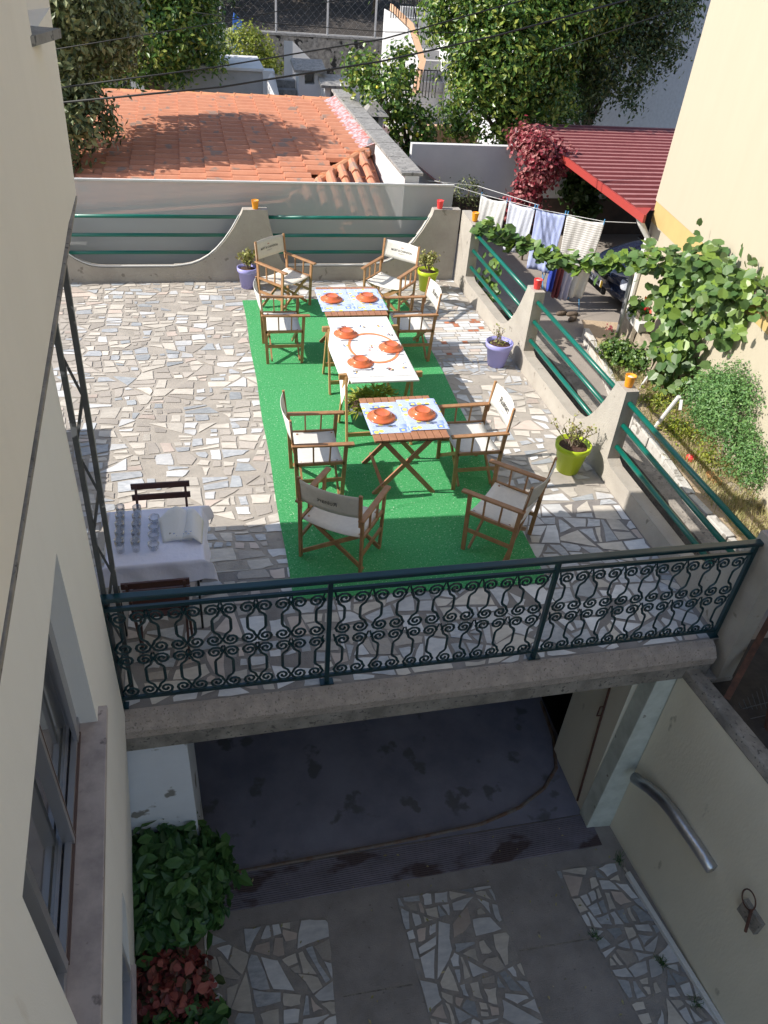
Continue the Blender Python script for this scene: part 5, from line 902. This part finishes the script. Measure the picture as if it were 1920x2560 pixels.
# plants below, beside the driveway
t = empty('planter_kerb', (-.38, 3.0, -2.65), 'speckled stone planter kerb at the edge of the driveway', 'planter kerb'); MB().box(-.44, -.37, 1.6, 3.55, -2.64, -2.43).done('kerb', MT['s5'], t); MB().box(-.365, -.35, 1.6, 3.55, -2.64, -2.45).done('tile_edge', MT['white'], t)
props(MB().box(-1.0, -.445, 1.6, 3.6, -2.649, -2.5).done('planter_soil', MT['soil']), kind='structure')
t = empty('green_bush', (-.65, 3.3, -2.5), 'dense broad leaved green bush in the planter below the terrace', 'bush')
P, Nn = clump_pts([(-.62, 3.52, -1.92, .36, .34, .38), (-.60, 3.3, -2.02, .34, .26, .34), (-.70, 3.15, -2.12, .24, .18, .28), (-.38, 3.5, -2.1, .24, .2, .26)], 8500, per=10, spread=.07, shell=.6); leaves('foliage', P, Nn, .10, (BROAD[0]*np.array([.85, 1.15, 1.3]), BROAD[1]), MT['hyd'], t, jit=.5, var=.5); MB().tube([(-.6, 3.3, -2.5), (-.55, 3.35, -1.9)], .02, 6).done('stem', MT['bark'], t)
t = empty('red_leaved_plant', (-.6, 2.6, -2.5), 'red leaved plant in the planter in front of the green bush', 'plant')
P, Nn = clump_pts([(-.66, 2.80, -2.26, .27, .26, .22), (-.52, 2.66, -2.32, .18, .2, .14)], 2400, per=10, spread=.06, shell=.4); leaves('foliage', P, Nn, .07, BROAD, MT['coleus'], t, jit=.6, var=.6); MB().tube([(-.6, 2.6, -2.5), (-.58, 2.62, -2.3)], .015, 6).done('stem', MT['bark'], t)
t = empty('green_seedling', (-.55, 2.25, -2.5), 'small bright green plant in front of the red leaved plant', 'plant')
P, Nn = clump_pts([(-.7, 2.35, -2.3, .14, .18, .16), (-.38, 2.5, -2.35, .12, .25, .12), (-.3, 2.15, -2.4, .25, .15, .1)], 900, per=10, spread=.05, shell=.4); leaves('foliage', P, Nn, .09, BROAD, MT['hyd'], t, jit=.5)
for i, (x, y, n_, lb) in enumerate(((3.6, 3.24, 60, 'green weed tuft at the corner of the yellow wall and paving'), (3.05, 2.62, 50, 'green weed tuft on the left edge of the right paving strip'), (3.55, 2.3, 70, 'green weed tuft growing through the right paving strip'), (3.68, 1.95, 50, 'green weed tuft beside the white trunking, lowest one'))):
    props(leaves('weed_tuft', [(x+NR.normal(0, .02), y+NR.normal(0, .03), -2.635) for _ in range(n_)], [(NR.normal(), NR.normal(), .3) for _ in range(n_)], .06, BLADE, MT['hyd'], None, dirs=[(NR.normal(), NR.normal(), .8) for _ in range(n_)], origin=(x, y, -2.64)), lb, 'weed', 'weeds in the driveway paving')
# rusty mesh fence by the retained soil
t = empty('rusty_fence', (4.2, 3.2, -.4), 'rusty iron and wire mesh fence below the end of the side parapet', 'fence')
MB().bar((3.88, 3.26, -.26), (4.3, 3.6, .35), .05, .04).done('rail', MT['rust'], t); MB().bar((4.12, 2.98, -.4), (4.17, 3.3, .25), .035, .035).done('post', MT['rust'], t)
B = MB()
for k in range(14):
    f = k/13; B.tube([(3.95+.5*f, 3.25+.1*f, -.38+.25*f), (3.98+.5*f, 3.1+.05*f, -.42), (4.02+.5*f, 2.85, -.4), (4.1+.5*f, 2.3, -.38)], .004, 4, cap=False)
for k in range(9): y = 2.4+.1*k; B.tube([(3.98, y+.02, -.38), (4.25, y, -.33+.03*math.sin(k)), (4.6, y, -.3)], .004, 4, cap=False)
B.done('wire_mesh', MT['oldmetal'], t)
# ================================================================ CABLES
def pt(px, py, Y):
    d = cR*((px-960)/1933.87)-cU*((py-1280)/1933.87)+cF; return Vector((0, 0, 4.5))+d*(Y/d.y)
for i, (pts, r0, lb) in enumerate((([(-40, 152), (492, 66), (900, -10)], .006, 'thin power cable crossing in front of the left evergreen tree'), ([(100, 226), (538, 168), (960, 97), (1400, -25)], .010, 'thick black cable passing above the chimneys'), ([(100, 262), (555, 217), (960, 152), (1250, 87), (1640, -20)], .013, 'thickest black cable, the lowest one crossing over the tile roof'), ([(1382, 126), (1680, 28)], .006, 'short thin cable running up across the big trees'), ([(480, 30), (700, 60), (967, 80), (1200, 82)], .005, 'faint cable sagging in front of the rubble wall'))):
    Y = 11.4; q = [pt(a, b, Y+.5*j) for j, (a, b) in enumerate(pts)]
    B = MB().tube(q, r0, 6); props(B.done('overhead_cable', MT['cable'], smooth=True), lb, 'cable', 'overhead cables')

B = MB().tube([(x, 11.49, z+.03) for x, z in curve(-2.09, -1.3, .8, .22)[2:]+[(-.35, .22)]+curve(-.34, .62, .23, .95, 2.4)[1:]], .009, 6); props(B.done('edge_cable', MT['pvc'], smooth=True), 'white cable clipped along the curved edge of the left parapet bay', 'cable')
B = MB().tube([(x, 11.49, z+.03) for x, z in [(1.32, .22), (2.5, .22)]+curve(2.51, 3.45, .23, .95, 2.6)[1:]], .009, 6); props(B.done('edge_cable', MT['pvc'], smooth=True), 'white cable clipped along the curved edge of the right parapet bay', 'cable')

nl = 130; P = [(NR.uniform(-.3, 3.6), NR.uniform(1.2, 3.7), -2.628) for _ in range(nl)]
props(leaves('fallen_leaves', P, [(0, 0, 1)]*nl, .028, LANCE, MT['dryg'], None, jit=.3, var=.6), 'dry fallen leaves scattered over the driveway', 'leaf litter', kind='stuff')
for i, (x0, x1, y) in enumerate(((.74, 1.33, 2.55), (2.33, 3.0, 2.62), (2.36, 3.12, 1.9))): link('joint_line', [(x0, y, -2.646), (x1, y-.02, -2.646), (x1, y-.008, -2.646), (x0, y+.012, -2.646)], [(0, 1, 2, 3)], MT['conc_dark'], None, dg)

t = empty('low_white_wall', (3.8, 24.6, -.75), 'low white parapet wall crossing behind the whitewashed chimneys', 'wall'); MB().box(2.0, 5.7, 24.5, 24.7, -.75, .74).done('face', MT['white'], t); MB().box(1.95, 5.75, 24.45, 24.75, .741, .80).done('coping', MT['coping'], t)
t = empty('outdoor_steps', (2.3, 21.8, -.75), 'short flight of grey concrete steps between the annex corner and the chimneys', 'steps')
B = MB()
for k in range(6): B.box(2.25, 2.75, 20.8+.28*k, 21.08+.28*k, -.75, .2+.17*k)
B.done('treads', MT['coping'], t)
MB().hexa([(1.95, 21.2, -.75), (2.2, 20.6, -.75), (2.24, 20.65, -.75), (2.2, 22.3, -.75), (1.95, 21.2, 1.2), (2.2, 20.6, .7), (2.24, 20.65, .7), (2.2, 22.3, 1.3)]).done('side', MT['white'], t)
